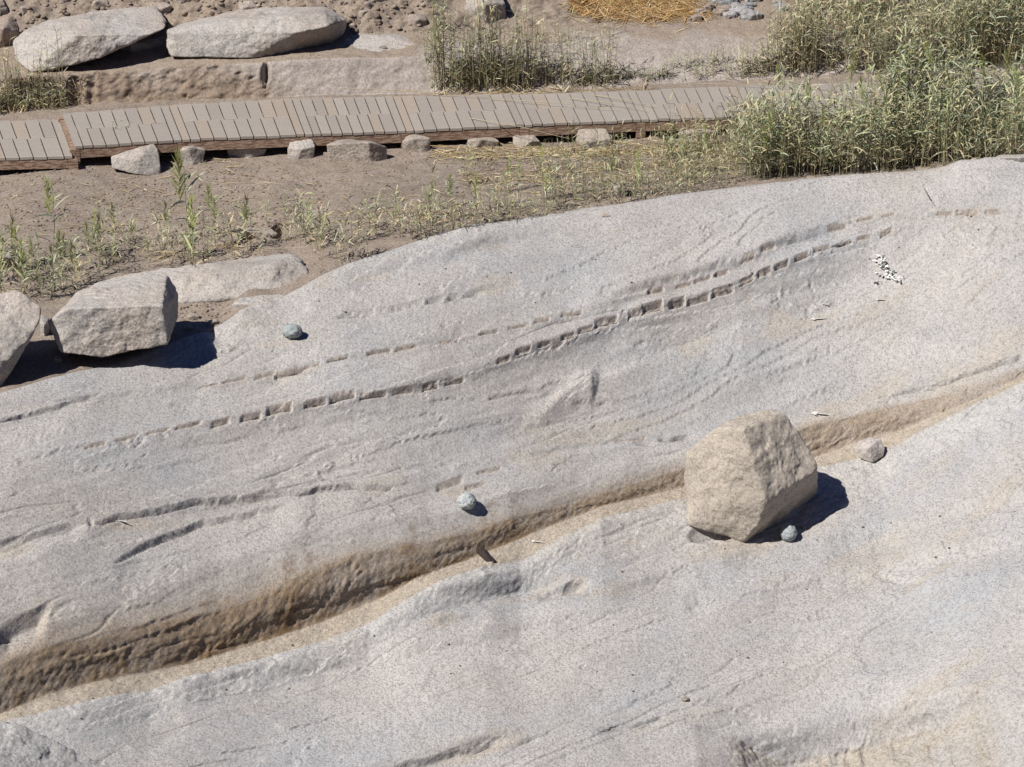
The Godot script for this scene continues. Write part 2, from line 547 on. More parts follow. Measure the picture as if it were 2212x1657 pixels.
	for s in [
		[1630, 1170, 140, 14, 1.0], [1720, 705, 130, 8, 0.9], [1900, 668, 90, 10, 0.5], [1300, 668, 60, 8, 0.3], [1500, 745, 40, 12, 0.7], [1610, 640, 16, 8, 0.7], [1680, 690, 30, 12, 0.8],
		[1300, 935, 160, 10, 0.8], [1150, 925, 60, 14, 0.5], [1780, 895, 70, 14, 0.9], [1900, 845, 90, 12, 0.7], [2090, 800, 130, 20, 0.8], [2180, 745, 60, 16, 0.8],
		[290, 1128, 90, 8, 0.9], [20, 1185, 60, 12, 0.8], [130, 1090, 30, 16, 0.4], [830, 1052, 60, 10, 0.6], [980, 1062, 30, 10, 0.9], [1150, 985, 80, 10, 0.7], [1190, 1000, 60, 10, 0.5], [80, 1320, 40, 14, 0.6],
		[1070, 615, 60, 14, 0.8], [800, 598, 50, 8, 0.6], [1040, 530, 60, 10, 0.5], [860, 560, 60, 8, 0.4], [1330, 500, 40, 6, 0.4], [700, 600, 25, 22, 0.6], [560, 690, 40, 16, 0.4], [630, 735, 70, 8, 0.5],
		[1240, 1265, 40, 12, 1.0], [1170, 1270, 60, 12, 0.6], [1330, 1270, 60, 12, 0.6], [955, 1335, 40, 10, 0.8], [1100, 1290, 60, 10, 0.5], [1580, 1190, 80, 12, 0.7], [1870, 1190, 110, 20, 0.6], [2150, 1075, 60, 12, 0.6], [2050, 1170, 70, 10, 0.5], [1900, 1225, 70, 10, 0.5], [2010, 1238, 70, 8, 0.7], [1700, 1250, 80, 8, 0.4],
		[1040, 1618, 110, 14, 0.9], [1900, 1620, 260, 16, 0.7], [2050, 1580, 120, 10, 0.7], [1450, 1560, 120, 8, 0.4], [560, 1530, 100, 10, 0.25], [540, 820, 120, 10, 0.3], [640, 810, 70, 8, 0.4], [840, 768, 60, 8, 0.4], [1420, 615, 60, 8, 0.3],
		[80, 880, 100, 8, 0.35], [60, 1010, 60, 12, 0.2], [2100, 470, 60, 8, 0.5], [1850, 480, 60, 8, 0.4], [2010, 1020, 120, 14, 0.35], [2120, 620, 50, 8, 0.4],
		[740, 1390, 60, 14, 1.0], [900, 1255, 60, 12, 1.0], [1330, 1126, 160, 24, 1.0], [1240, 1162, 100, 18, 1.0], [1440, 1092, 70, 16, 0.8],
	]:
		var p := hit(base, s[0], s[1])
		var px := p.distance_to(EYE) * 2 * tan(deg_to_rad(VFOV / 2)) / SHEET.y
		dust.append([p.x, p.z, s[2] * px, s[3] * px / 0.4, s[4]])
	var pits := []
	for s in [[1540, 1154, 60, 14, 0.10], [1245, 1264, 34, 9, 0.05], [1395, 955, 30, 5, 0.03]]:
		var p := hit(base, s[0], s[1])
		var px := p.distance_to(EYE) * 2 * tan(deg_to_rad(VFOV / 2)) / SHEET.y
		pits.append([p.x, p.z, s[2] * px, s[3] * px / 0.4, s[4]])
	# ---- every vertex
	var verts := PackedVector3Array()
	verts.resize(n * rows)
	var colors := PackedColorArray()
	colors.resize(n * rows)
	var nl: int = base.rows
	var cz := PackedFloat32Array()
	var cy := PackedFloat32Array()
	cz.resize(rows)
	cy.resize(rows)
	var tz := PackedFloat32Array()
	var ty := PackedFloat32Array()
	tz.resize(rows)
	ty.resize(rows)
	var in_hole := PackedByteArray()
	in_hole.resize(rows)
	var stain_top := 15
	var sand_band := 18
	var chisel := 24
	var rock_a := Color(0.418, 0.398, 0.384)
	var rock_b := Color(0.42, 0.387, 0.357)
	var rock_c := Color(0.375, 0.374, 0.382)
	var sand := Color(0.395, 0.337, 0.27)
	var dust_c := Color(0.415, 0.368, 0.315)
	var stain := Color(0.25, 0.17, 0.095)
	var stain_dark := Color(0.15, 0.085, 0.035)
	var lip := Color(0.45, 0.435, 0.42)
	for c in n:
		var x := x0 + c * COLUMN
		for r in rows:
			var i := c * nl + row_band[r]
			var f := row_frac[r]
			cz[r] = lerpf(base.verts[i].z, base.verts[i + 1].z, f)
			cy[r] = lerpf(base.verts[i].y, base.verts[i + 1].y, f)
		for pass_ in 3:
			for r in range(2, rows - 2):
				tz[r] = (cz[r - 2] + cz[r + 2] + 2 * (cz[r - 1] + cz[r + 1]) + 3 * cz[r]) / 9.0
				ty[r] = (cy[r - 2] + cy[r + 2] + 2 * (cy[r - 1] + cy[r + 1]) + 3 * cy[r]) / 9.0
			for r in range(2, rows - 2):
				cz[r] = tz[r]
				cy[r] = ty[r]
		in_hole.fill(0)
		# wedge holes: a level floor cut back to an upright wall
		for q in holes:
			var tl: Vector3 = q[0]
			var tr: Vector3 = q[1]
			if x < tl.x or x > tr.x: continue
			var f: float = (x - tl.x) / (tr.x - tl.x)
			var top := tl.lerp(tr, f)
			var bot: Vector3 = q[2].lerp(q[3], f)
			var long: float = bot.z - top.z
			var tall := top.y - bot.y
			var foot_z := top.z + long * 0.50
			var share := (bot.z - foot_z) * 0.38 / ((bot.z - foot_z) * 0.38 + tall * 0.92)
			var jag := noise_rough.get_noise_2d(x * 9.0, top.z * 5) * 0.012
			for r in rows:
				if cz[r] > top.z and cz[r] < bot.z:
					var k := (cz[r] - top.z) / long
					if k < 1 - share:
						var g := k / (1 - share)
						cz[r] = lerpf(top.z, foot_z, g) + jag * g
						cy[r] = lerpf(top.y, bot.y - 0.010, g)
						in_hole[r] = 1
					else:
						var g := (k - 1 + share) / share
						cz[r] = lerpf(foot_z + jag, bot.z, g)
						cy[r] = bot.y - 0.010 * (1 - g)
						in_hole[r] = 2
		# ledges and cracks
		for e in ledges:
			if c < e.c0 or c > e.c1: continue
			var ez: float = e.z[c - e.c0]
			var wob: float = noise_rough.get_noise_2d(x * 1.6, ez * 0.3) * 0.035
			ez += wob
			var taper: float = clampf((minf(c - e.c0, e.c1 - c) + 1.0) / (e.taper + 1.0), 0, 1)
			var h: float = e.h * taper
			var w: float = e.w
			var back_up: float = e.l
			if e.h < 0:
				# a proud ridge that grows to the right, steep in front, running out behind
				var grow := minf(pow(float(c - e.c0) / (e.c1 - e.c0), 0.7), (e.c1 - c + 1) / 5.0)
				for r in rows:
					var d := cz[r] - ez
					if d < 0 and d > -back_up: cy[r] -= e.h * grow * (1 - down(-d / back_up)) * 0.8
					elif d >= 0 and d < w * grow: cy[r] -= e.h * grow * 0.8 * (1 - d / (w * grow))
				continue
			if back_up < 0:
				for r in rows:
					var d := absf(cz[r] - ez)
					if d < w * 2: cy[r] -= h * (1 - down(d / (w * 2)))
			else:
				for r in rows:
					var d := cz[r] - ez
					if d > 0 and d < w + back_up:
						cy[r] -= h * (d / w if d < w else 1 - down((d - w) / back_up))
		# relief and colour
		var face_c := clampf((base.verts[c * nl + chisel].y - base.verts[c * nl + chisel + 1].y - 0.03) / 0.05, 0, 1) * clampf((x - 1.62) / 0.18, 0, 1) * clampf((3.78 - x) / 0.15, 0, 1)
		for r in rows:
			var z := cz[r]
			var y := cy[r]
			var dz := cz[mini(r + 2, rows - 1)] - cz[maxi(r - 2, 0)]
			var dy := cy[mini(r + 2, rows - 1)] - cy[maxi(r - 2, 0)]
			var len := sqrt(dz * dz + dy * dy) + 0.00001
			var nz := -dy / len
			var ny := dz / len
			var band := row_band[r]
			var s := x * 0.8 - z * 0.6
			var t := x * 0.6 + z * 0.8
			var big := noise_big.get_noise_3d(x, y * 1.5, z)
			var str := noise_strata.get_noise_3d(s * 0.22, y * 2.0, t)
			var fine := noise_fine.get_noise_3d(x, y, z)
			var steep := clampf((nz - 0.3) * 2.0, 0, 1)
			var amp := 0.012 * big + 0.022 * str + 0.0035 * fine
			var in_stain := 0.0
			var in_sand := 0.0
			if band >= stain_top - 1 and band <= sand_band - 1 and x < 6.0:
				in_stain = 1.0 if band >= stain_top else row_frac[r]
			if band == sand_band - 1:
				in_sand = 1.0
				in_stain = 0.0
			var rough := 0.6 * noise_rough.get_noise_3d(x * 3.0, y * 4.0, z * 3.0) + 0.6 * noise_rough.get_noise_3d(x * 10.0, y * 9.0, z * 9.0)
			var sheet := noise_strata.get_noise_3d(s * 0.055 + 11.0, y * 0.4, t * 0.30 + 5.0)
			var q := sheet * 6.5 + 0.10 * fine + 0.24 * rough
			var fq := q - floorf(q)
			amp += 0.023 * (minf(fq / 0.05, 1.0) - fq) * clampf(0.75 - absf(noise_tone.get_noise_2d(s * 0.35 + 30.0, t)) * 1.6, 0.0, 1.0)
			amp += 0.035 * (0.2 - absf(noise_big.get_noise_2d(s * 0.22 + 3.0, t * 0.5)))
			var groove := absf(noise_strata.get_noise_3d(s * 0.10 + 4.0, y, t * 0.8 + 2.0))
			var tone := noise_tone.get_noise_3d(s * 0.5, y, t)
			if groove < 0.035 and tone > 0.0: amp -= 0.013 * (1 - groove / 0.035) * clampf(tone * 5.0, 0, 1)
			if in_stain > 0.0:
				amp += 0.022 * rough * in_stain * steep
			elif in_sand > 0.0:
				amp = amp * 0.6 + 0.016 * rough
			elif band == sand_band or band == sand_band + 1:
				amp += 0.016 * rough
			elif steep > 0:
				amp += 0.010 * rough * steep
			if band == chisel:
				var rib := noise_rough.get_noise_2d(x * 4.5 + y * 1.2, y * 0.7)
				amp += (0.026 * rib + 0.034 * rough + 0.010 * fine) * face_c
			for p in pits:
				var ex: float = (x - p[0]) / p[2]
				if ex < -1 or ex > 1: continue
				var d: float = ex * ex + pow((z - p[1] + (x - p[0]) * 0.3) / p[3], 2)
				if d < 1: amp -= p[4] * (1 - d) * minf(1, (1 - d) * 3)
			verts[c * rows + r] = Vector3(x, y + ny * amp, z + nz * amp)
			# colour
			var col := rock_a.lerp(rock_b, clampf(tone * 1.4 + (0.12 if band < 19 else -0.1), 0, 1)).lerp(rock_c, clampf(-tone * 1.4 + (0.25 if band >= 19 and band < 22 else -0.05), 0, 1))
			col *= 1.0 + 0.10 * str + 0.08 * big
			if fine < -0.35: col = col.lerp(rock_b, 0.35)
			if band >= 13 and band < stain_top: col = col.lerp(rock_b, 0.5 * (band - 12 + row_frac[r]) / 2.0 * 0.6)
			var dirt := 0.0
			for p in dust:
				var ex: float = (x - p[0]) / p[2]
				if ex < -1.3 or ex > 1.3: continue
				var ez: float = (z - p[1] + (x - p[0]) * 0.55) / p[3]
				var d := ex * ex + ez * ez
				if d < 1.6:
					dirt = maxf(dirt, p[4] * clampf(1.25 - d + 0.9 * noise_fine.get_noise_2d(x * 0.8 + 7, z * 0.8), 0, 1))
			dirt *= 1 - 0.5 * steep
			col = col.lerp(dust_c, dirt * 0.85)
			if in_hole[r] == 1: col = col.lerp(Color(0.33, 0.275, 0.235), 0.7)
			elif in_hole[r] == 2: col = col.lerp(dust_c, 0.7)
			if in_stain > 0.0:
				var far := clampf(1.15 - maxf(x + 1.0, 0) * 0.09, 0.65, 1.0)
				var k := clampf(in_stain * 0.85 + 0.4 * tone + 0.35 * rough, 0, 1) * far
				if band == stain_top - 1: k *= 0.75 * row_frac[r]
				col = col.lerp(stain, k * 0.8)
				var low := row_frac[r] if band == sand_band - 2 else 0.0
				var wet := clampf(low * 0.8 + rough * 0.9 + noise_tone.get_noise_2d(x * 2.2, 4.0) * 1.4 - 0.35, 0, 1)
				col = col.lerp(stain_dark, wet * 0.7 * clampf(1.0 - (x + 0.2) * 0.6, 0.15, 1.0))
			if in_sand > 0.0:
				col = col.lerp(sand, clampf(0.9 + 0.3 * rough, 0, 1))
			if band == sand_band + 1 or band == sand_band:
				col = col.lerp(lip, 0.6)
			if band == chisel:
				col = col.lerp(Color(0.365, 0.322, 0.265), clampf(0.6 + 0.6 * rough, 0, 1) * face_c)
			if band > chisel:
				col = col.lerp(Color(0.385, 0.362, 0.34), clampf(0.6 + tone, 0, 0.9))
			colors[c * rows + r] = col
	rock = {"x0": x0, "n": n, "dx": COLUMN, "rows": rows, "verts": verts, "colors": colors}
	var mesh := finish(rock)
	tag(put("granite_bedrock", mesh, M.granite), "", "", "", "structure")

func build_ground() -> void:
	var foot := poly("-300,262 0,248 150,226 300,222 600,212 750,207 900,202 1100,200 1300,190 1600,172 1900,160 2212,150 2500,140")
	var ledge := poly("-300,190 0,178 100,166 180,163 250,158 330,150 400,142 560,136 700,128 900,123 950,128 1100,132 1300,128 1500,120 1640,116 1800,112 2212,100 2500,95")
	var bank := poly("-300,95 0,92 350,78 750,76 920,70 1100,66 1250,52 1500,46 1660,40 2212,30 2500,25")
	var shift := func(l: Array, dv: float) -> Array: return l.map(func(p): return p + Vector2(0, dv))
	var near := survey([
		[foot, poly("-300,0.02 2212,0.02")],
		[shift.call(foot, 60.0), poly("0,0.5")],
	])
	var edge := [PackedVector3Array(), PackedVector3Array(), PackedVector3Array()]
	for p in crest_line:
		var right := down((p.x + 1.0) / 4.0)
		edge[0].append(p + Vector3(0, -0.02 - 0.1 * right, -0.03))
		edge[1].append(p + Vector3(0, -0.5, 0.25))
		edge[2].append(p + Vector3(0, -1.2, 0.4))
	near.append_array(edge)
	var far := survey([
		[foot, poly("-300,0.02 2212,0.02")],
		[ledge, poly("0,55 200,62 900,60 1000,40 1500,30 2212,25")],
		[bank, poly("0,5 900,5 1300,6 2212,6")],
		[poly("-300,-70 2500,-70"), poly("0,38 900,34 1200,26 1300,18 1700,16 2212,20")],
		[poly("-300,-260 2500,-260"), poly("0,24 2212,16")],
	])
	var lines3 := [far[4], far[3], far[2], far[1], near[0], near[1], near[2], near[3], near[4]]
	var x0 := -6.6
	var dx := 0.024
	var n := int(13.2 / dx)
	var base := coarse(lines3, x0, n, dx)
	var per_band := rows_for(lines3, 1.8)
	per_band[0] = 30
	per_band[per_band.size() - 1] = 4
	per_band[per_band.size() - 2] = 10
	var rows := 1
	for k in per_band: rows += k
	var row_band := PackedInt32Array()
	var row_frac := PackedFloat32Array()
	for b in per_band.size():
		for k in per_band[b]:
			row_band.append(b)
			row_frac.append(float(k) / per_band[b])
	row_band.append(per_band.size() - 1)
	row_frac.append(1.0)
	var verts := PackedVector3Array()
	verts.resize(n * rows)
	var colors := PackedColorArray()
	colors.resize(n * rows)
	var nl: int = base.rows
	var cz := PackedFloat32Array()
	var cy := PackedFloat32Array()
	cz.resize(rows)
	cy.resize(rows)
	var dirt_a := Color(0.315, 0.265, 0.225)
	var dirt_b := Color(0.265, 0.222, 0.19)
	var pale := Color(0.33, 0.27, 0.215)
	var stone := Color(0.40, 0.36, 0.33)
	var earth := Color(0.275, 0.218, 0.172)
	# hollows: [u, v, half width, half length, depth]
	var hollows := []
	for h in [[604, 498, 0.085, 0.2, 0.34], [52, 572, 0.07, 0.16, 0.30], [574, 160, 0.03, 0.08, 0.12], [200, 190, 0.05, 0.12, 0.04], [165, 196, 0.07, 0.10, 0.06], [415, 330, 0.1, 0.12, 0.05], [1445, 292, 0.12, 0.2, 0.1]]:
		var p := hit(base, h[0], h[1])
		hollows.append([p.x, p.z, h[2], h[3], h[4]])
	for c in n:
		var x := x0 + c * dx
		for r in rows:
			var i := c * nl + row_band[r]
			cz[r] = lerpf(base.verts[i].z, base.verts[i + 1].z, row_frac[r])
			cy[r] = lerpf(base.verts[i].y, base.verts[i + 1].y, row_frac[r])
		for pass_ in 2:
			for r in range(1, rows - 1):
				cz[r] = (cz[r - 1] + cz[r + 1] + 2 * cz[r]) / 4.0
				cy[r] = (cy[r - 1] + cy[r + 1] + 2 * cy[r]) / 4.0
		for r in rows:
			var z := cz[r]
			var y := cy[r]
			var dz := cz[mini(r + 1, rows - 1)] - cz[maxi(r - 1, 0)]
			var dy := cy[mini(r + 1, rows - 1)] - cy[maxi(r - 1, 0)]
			var len := sqrt(dz * dz + dy * dy) + 0.00001
			var nz := -dy / len
			var ny := dz / len
			var band := row_band[r]
			var big := noise_big.get_noise_3d(x, y, z)
			var fine := noise_fine.get_noise_3d(x, y, z)
			var rough := noise_rough.get_noise_3d(x * 5.0, y * 5.0, z * 5.0)
			var tone := noise_tone.get_noise_3d(x, y, z)
			var amp := 0.012 * big + 0.007 * fine + 0.008 * rough
			var col := dirt_a.lerp(dirt_b, clampf(0.5 + tone * 1.2, 0, 1)).lerp(pale, clampf(fine * 0.5, 0, 0.4))
			if band <= 1:
				var clod := noise_rough.get_noise_3d(x * 1.6, y * 1.6, z * 1.6)
				amp = 0.03 * big + 0.03 * fine + 0.07 * maxf(clod, -0.25) + 0.025 * rough
				if x > 1.0: amp *= 0.35
				col = dirt_b.lerp(pale, clampf(0.5 + rough * 0.6 + clod * 0.5, 0, 1))
			elif band == 2:
				col = pale.lerp(dirt_a, clampf(0.4 + tone, 0, 1))
				if x > -1.0: col = col.lerp(stone, clampf((row_frac[r] - 0.35 + tone * 0.4) * 4, 0, 0.75))
			elif band == 3:
				amp = 0.05 * big + 0.012 * fine + 0.012 * rough
				var left := clampf((x + 3.9) * 0.7 + tone * 0.9 - (row_frac[r] - 0.3) * 0.8, 0, 1)
				col = earth.lerp(stone, left)
				if left < 0.5: amp += 0.03 * rough
			elif band >= 4:
				amp += 0.03 * noise_big.get_noise_2d(x * 0.6 + 9, z * 0.6)
			for h in hollows:
				var hx: float = (x - h[0]) / h[2]
				if hx > 1.0 or hx < -1.0: continue
				var d: float = hx * hx + pow((z - h[1]) / h[3], 2)
				if d < 1: amp -= h[4] * (1 - d * d)
			verts[c * rows + r] = Vector3(x, y + ny * amp, z + nz * amp)
			colors[c * rows + r] = col
	ground = {"x0": x0, "n": n, "dx": dx, "rows": rows, "verts": verts, "colors": colors}
	var mesh := finish(ground)
	tag(put("dirt_ground", mesh, M.dirt), "", "", "", "structure")

# ------------------------------------------------------------------ stones

func icosphere(level: int) -> Dictionary:
	if ico.has(level): return ico[level]
	var v := PackedVector3Array()
	var f := PackedInt32Array()
	if level == 0:
		var p := (1 + sqrt(5.0)) / 2
		for q in [Vector3(-1, p, 0), Vector3(1, p, 0), Vector3(-1, -p, 0), Vector3(1, -p, 0), Vector3(0, -1, p), Vector3(0, 1, p), Vector3(0, -1, -p), Vector3(0, 1, -p), Vector3(p, 0, -1), Vector3(p, 0, 1), Vector3(-p, 0, -1), Vector3(-p, 0, 1)]:
			v.append(q.normalized())
		f = PackedInt32Array([0, 11, 5, 0, 5, 1, 0, 1, 7, 0, 7, 10, 0, 10, 11, 1, 5, 9, 5, 11, 4, 11, 10, 2, 10, 7, 6, 7, 1, 8, 3, 9, 4, 3, 4, 2, 3, 2, 6, 3, 6, 8, 3, 8, 9, 4, 9, 5, 2, 4, 11, 6, 2, 10, 8, 6, 7, 9, 8, 1])
	else:
		var s := icosphere(level - 1)
		v = s.v.duplicate()
		var mids := {}
		var old: PackedInt32Array = s.f
		for i in range(0, old.size(), 3):
			var m := [0, 0, 0]
			for e in 3:
				var a := old[i + e]
				var b := old[i + (e + 1) % 3]
				var key := mini(a, b) * 100000 + maxi(a, b)
				if not mids.has(key):
					mids[key] = v.size()
					v.append((v[a] + v[b]).normalized())
				m[e] = mids[key]
			f.append_array(PackedInt32Array([old[i], m[0], m[2], old[i + 1], m[1], m[0], old[i + 2], m[2], m[1], m[0], m[1], m[2]]))
	ico[level] = {"v": v, "f": f}
	return ico[level]

# the planes of the convex hull of a few points, as (normal, distance from the origin)
func hull(pts: Array) -> Array:
	var out := []
	for i in pts.size():
		for j in range(i + 1, pts.size()):
			for k in range(j + 1, pts.size()):
				var nrm: Vector3 = (pts[j] - pts[i]).cross(pts[k] - pts[i])
				if nrm.length() < 1e-6: continue
				nrm = nrm.normalized()
				var d: float = nrm.dot(pts[i])
				if d < 0:
					nrm = -nrm
					d = -d
				var ok := true
				for p in pts:
					if nrm.dot(p) > d + 1e-4:
						ok = false
						break
				if not ok: continue
				var fresh := true
				for o in out:
					if o[0].dot(nrm) > 0.9995: fresh = false
				if fresh: out.append([nrm, maxf(d, 0.02)])
	return out

# a stone from its corner points (world): rounded convex body with broken, grainy skin; mesh about its base point
func stone_mesh(pts: Array, origin: Vector3, level: int, sharp := 22.0, grain := 0.012, tint := Color(0.425, 0.395, 0.37), seed_ := 0.0, tint2 := Color(0.42, 0.365, 0.32)) -> ArrayMesh:
	var lo: Vector3 = pts[0]
	var hi: Vector3 = pts[0]
	for p in pts:
		lo = lo.min(p)
		hi = hi.max(p)
	var mid := Vector3.ZERO
	for p in pts: mid += p
	mid /= pts.size()
	mid = mid.lerp((lo + hi) / 2, 0.5)
	var scale_ := ((hi - lo) / 2).max(Vector3.ONE * 0.01)
	var planes := hull(pts.map(func(p): return (p - mid) / scale_))
	var s := icosphere(level)
	var v := PackedVector3Array()
	v.resize(s.v.size())
	var col := PackedColorArray()
	col.resize(v.size())
	var pn := PackedVector3Array()
	for q in planes: pn.append(q[0] / q[1])
	var size := scale_.length()
	for i in v.size():
		var d: Vector3 = s.v[i]
		var most := 0.001
		for p in pn: most = maxf(most, p.dot(d))
		var sum := 0.0
		for p in pn:
			var a := p.dot(d) / most
			if a > 0.5: sum += pow(a, sharp)
		var r := 1.0 / (most * pow(sum, 1.0 / sharp))
		var w := d * scale_ * r
		var q := w + Vector3(seed_ * 3.1, seed_, mid.z)
		var a1 := noise_fine.get_noise_3d(q.x, q.y, q.z)
		var a2 := noise_rough.get_noise_3d(q.x * 6.0, q.y * 6.0, q.z * 6.0)
		var a3 := noise_big.get_noise_3d(q.x * 1.6, q.y * 1.6, q.z * 1.6)
		var out_ := (d * scale_).normalized()
		w += out_ * (grain * (a1 * 1.6 + a2 * 0.8) + a3 * minf(size * 0.012, 0.012) - grain * 1.8 * absf(noise_fine.get_noise_3d(q.x * 0.45 + 5.0, q.y * 0.45, q.z * 0.45)))
		v[i] = w + mid - origin
		var tone := noise_tone.get_noise_3d(q.x * 1.5, q.y * 1.5, q.z * 1.5)
		col[i] = tint.lerp(tint2, clampf(0.4 + tone * 1.3 + a1 * 0.3, 0, 1)).lerp(tint * 0.72, clampf((a3 + tone * 0.6 - 0.18) * 2.0, 0, 0.6))
	return smooth_mesh(v, s.f, col)

func smooth_mesh(v: PackedVector3Array, f: PackedInt32Array, col: PackedColorArray) -> ArrayMesh:
	var nrm := PackedVector3Array()
	nrm.resize(v.size())
	var index := PackedInt32Array()
	index.resize(f.size())
	for i in range(0, f.size(), 3):
		var a := f[i]
		var b := f[i + 1]
		var c := f[i + 2]
		var k := (v[b] - v[a]).cross(v[c] - v[a])
		nrm[a] += k
		nrm[b] += k
		nrm[c] += k
		index[i] = a
		index[i + 1] = c
		index[i + 2] = b
	for i in nrm.size(): nrm[i] = nrm[i].normalized()
	return arrays_mesh(v, nrm, col, index)

# corner points "u,v,k ..." : k is how far behind the contact point (m) the corner lies
func corners(anchor: Vector3, s: String) -> Array:
	var reach := Vector2(anchor.x, anchor.z).length()
	var out := []
	for tri in s.split(" ", false):
		var c := tri.split(",")
		out.append(at_reach(float(c[0]), float(c[1]), reach + float(c[2])))
	return out

func block(called: String, anchor: Vector3, s: String, level: int, label: String, category: String, sharp := 22.0, grain := 0.012, tint := Color(0.425, 0.395, 0.37), group := "", tint2 := Color(0.42, 0.365, 0.32)) -> MeshInstance3D:
	var o := put(called, stone_mesh(corners(anchor, s), anchor, level, sharp, grain, tint, anchor.x * 7.7 + anchor.z, tint2), M.granite)
	o.position = anchor
	tag(o, label, category, group)
	return o

# a rough stone that fills a box on the sheet
func chunk(called: String, t: Dictionary, u0: float, u1: float, v0: float, v1: float, deep: float, level: int, label: String, category: String, group := "", tint := Color(0.41, 0.37, 0.335), sharp := 40.0, sink := 0.12) -> MeshInstance3D:
	var anchor := hit(t, (u0 + u1) / 2, v1 - (v1 - v0) * 0.05)
	var reach := Vector2(anchor.x, anchor.z).length()
	var um := (u0 + u1) / 2
	u0 = um + (u0 - um) * 1.06
	u1 = um + (u1 - um) * 1.06
	v0 -= (v1 - v0) * 0.06
	var pts := []
	var j := func(q: float) -> float: return rng.randf_range(-q, q)
	var tl := rng.randf_range(0.0, 0.4)
	var tr := rng.randf_range(0.0, 0.4)
	var lid := rng.randf_range(0.2, 0.5)
	for a in [[0.0, lid + tl * 0.4 + j.call(0.08), 0.25], [1.0, lid + tr * 0.4 + j.call(0.08), 0.3], [0.42 + j.call(0.3), lid + j.call(0.15), 0.0], [0.12 + j.call(0.12), tl * 0.5, 0.75], [0.84 + j.call(0.14), tr * 0.5, 0.7], [0.5 + j.call(0.3), 0.0, 0.9], [0.05 + j.call(0.05), 0.96, 0.3], [0.95 + j.call(0.05), 0.95, 0.32], [0.45 + j.call(0.3), 1.0 + sink, 0.05], [0.2, 0.9, 1.0], [0.8, 0.9, 1.0]]:
		pts.append(at_reach(lerpf(u0, u1, clampf(a[0], 0, 1)), lerpf(v0, v1, a[1]), reach + (a[2] + j.call(0.06)) * deep))
	var o := put(called, stone_mesh(pts, anchor, level, sharp, 0.006, tint, anchor.x * 5.3), M.granite)
	o.position = anchor
	tag(o, label, category, group)
	return o

func hammer_stone(u: float, v: float, t: Dictionary, radius: float, squash: Vector3, label: String, tint: Color, patches: bool) -> void:
	var p := hit(t, u, v)
	var s := icosphere(4)
	var vv := PackedVector3Array()
	var col := PackedColorArray()
	for d in s.v:
		var a := noise_big.get_noise_3d(d.x * 1.6 + u, d.y * 1.6, d.z * 1.6)
		var b := noise_fine.get_noise_3d(d.x * 0.5 + u, d.y * 0.5, d.z * 0.5)
		vv.append(d * squash * radius * (1 + 0.15 * a + 0.018 * b) + Vector3(0, radius * squash.y * 0.86, 0))
		var k := noise_tone.get_noise_3d(d.x * 2.4 + u, d.y * 2.4, d.z * 2.4)
		col.append(tint.lerp(Color(0.28, 0.30, 0.31), clampf((k - 0.1) * 6, 0, 1) * 0.8) if patches else tint.lerp(tint * 0.75, clampf(k + 0.4, 0, 1)))
	var o := put("hammer_stone", smooth_mesh(vv, s.f, col), M.dolerite)
	o.position = p
	tag(o, label, "stone", "rounded hammer stones on the granite")

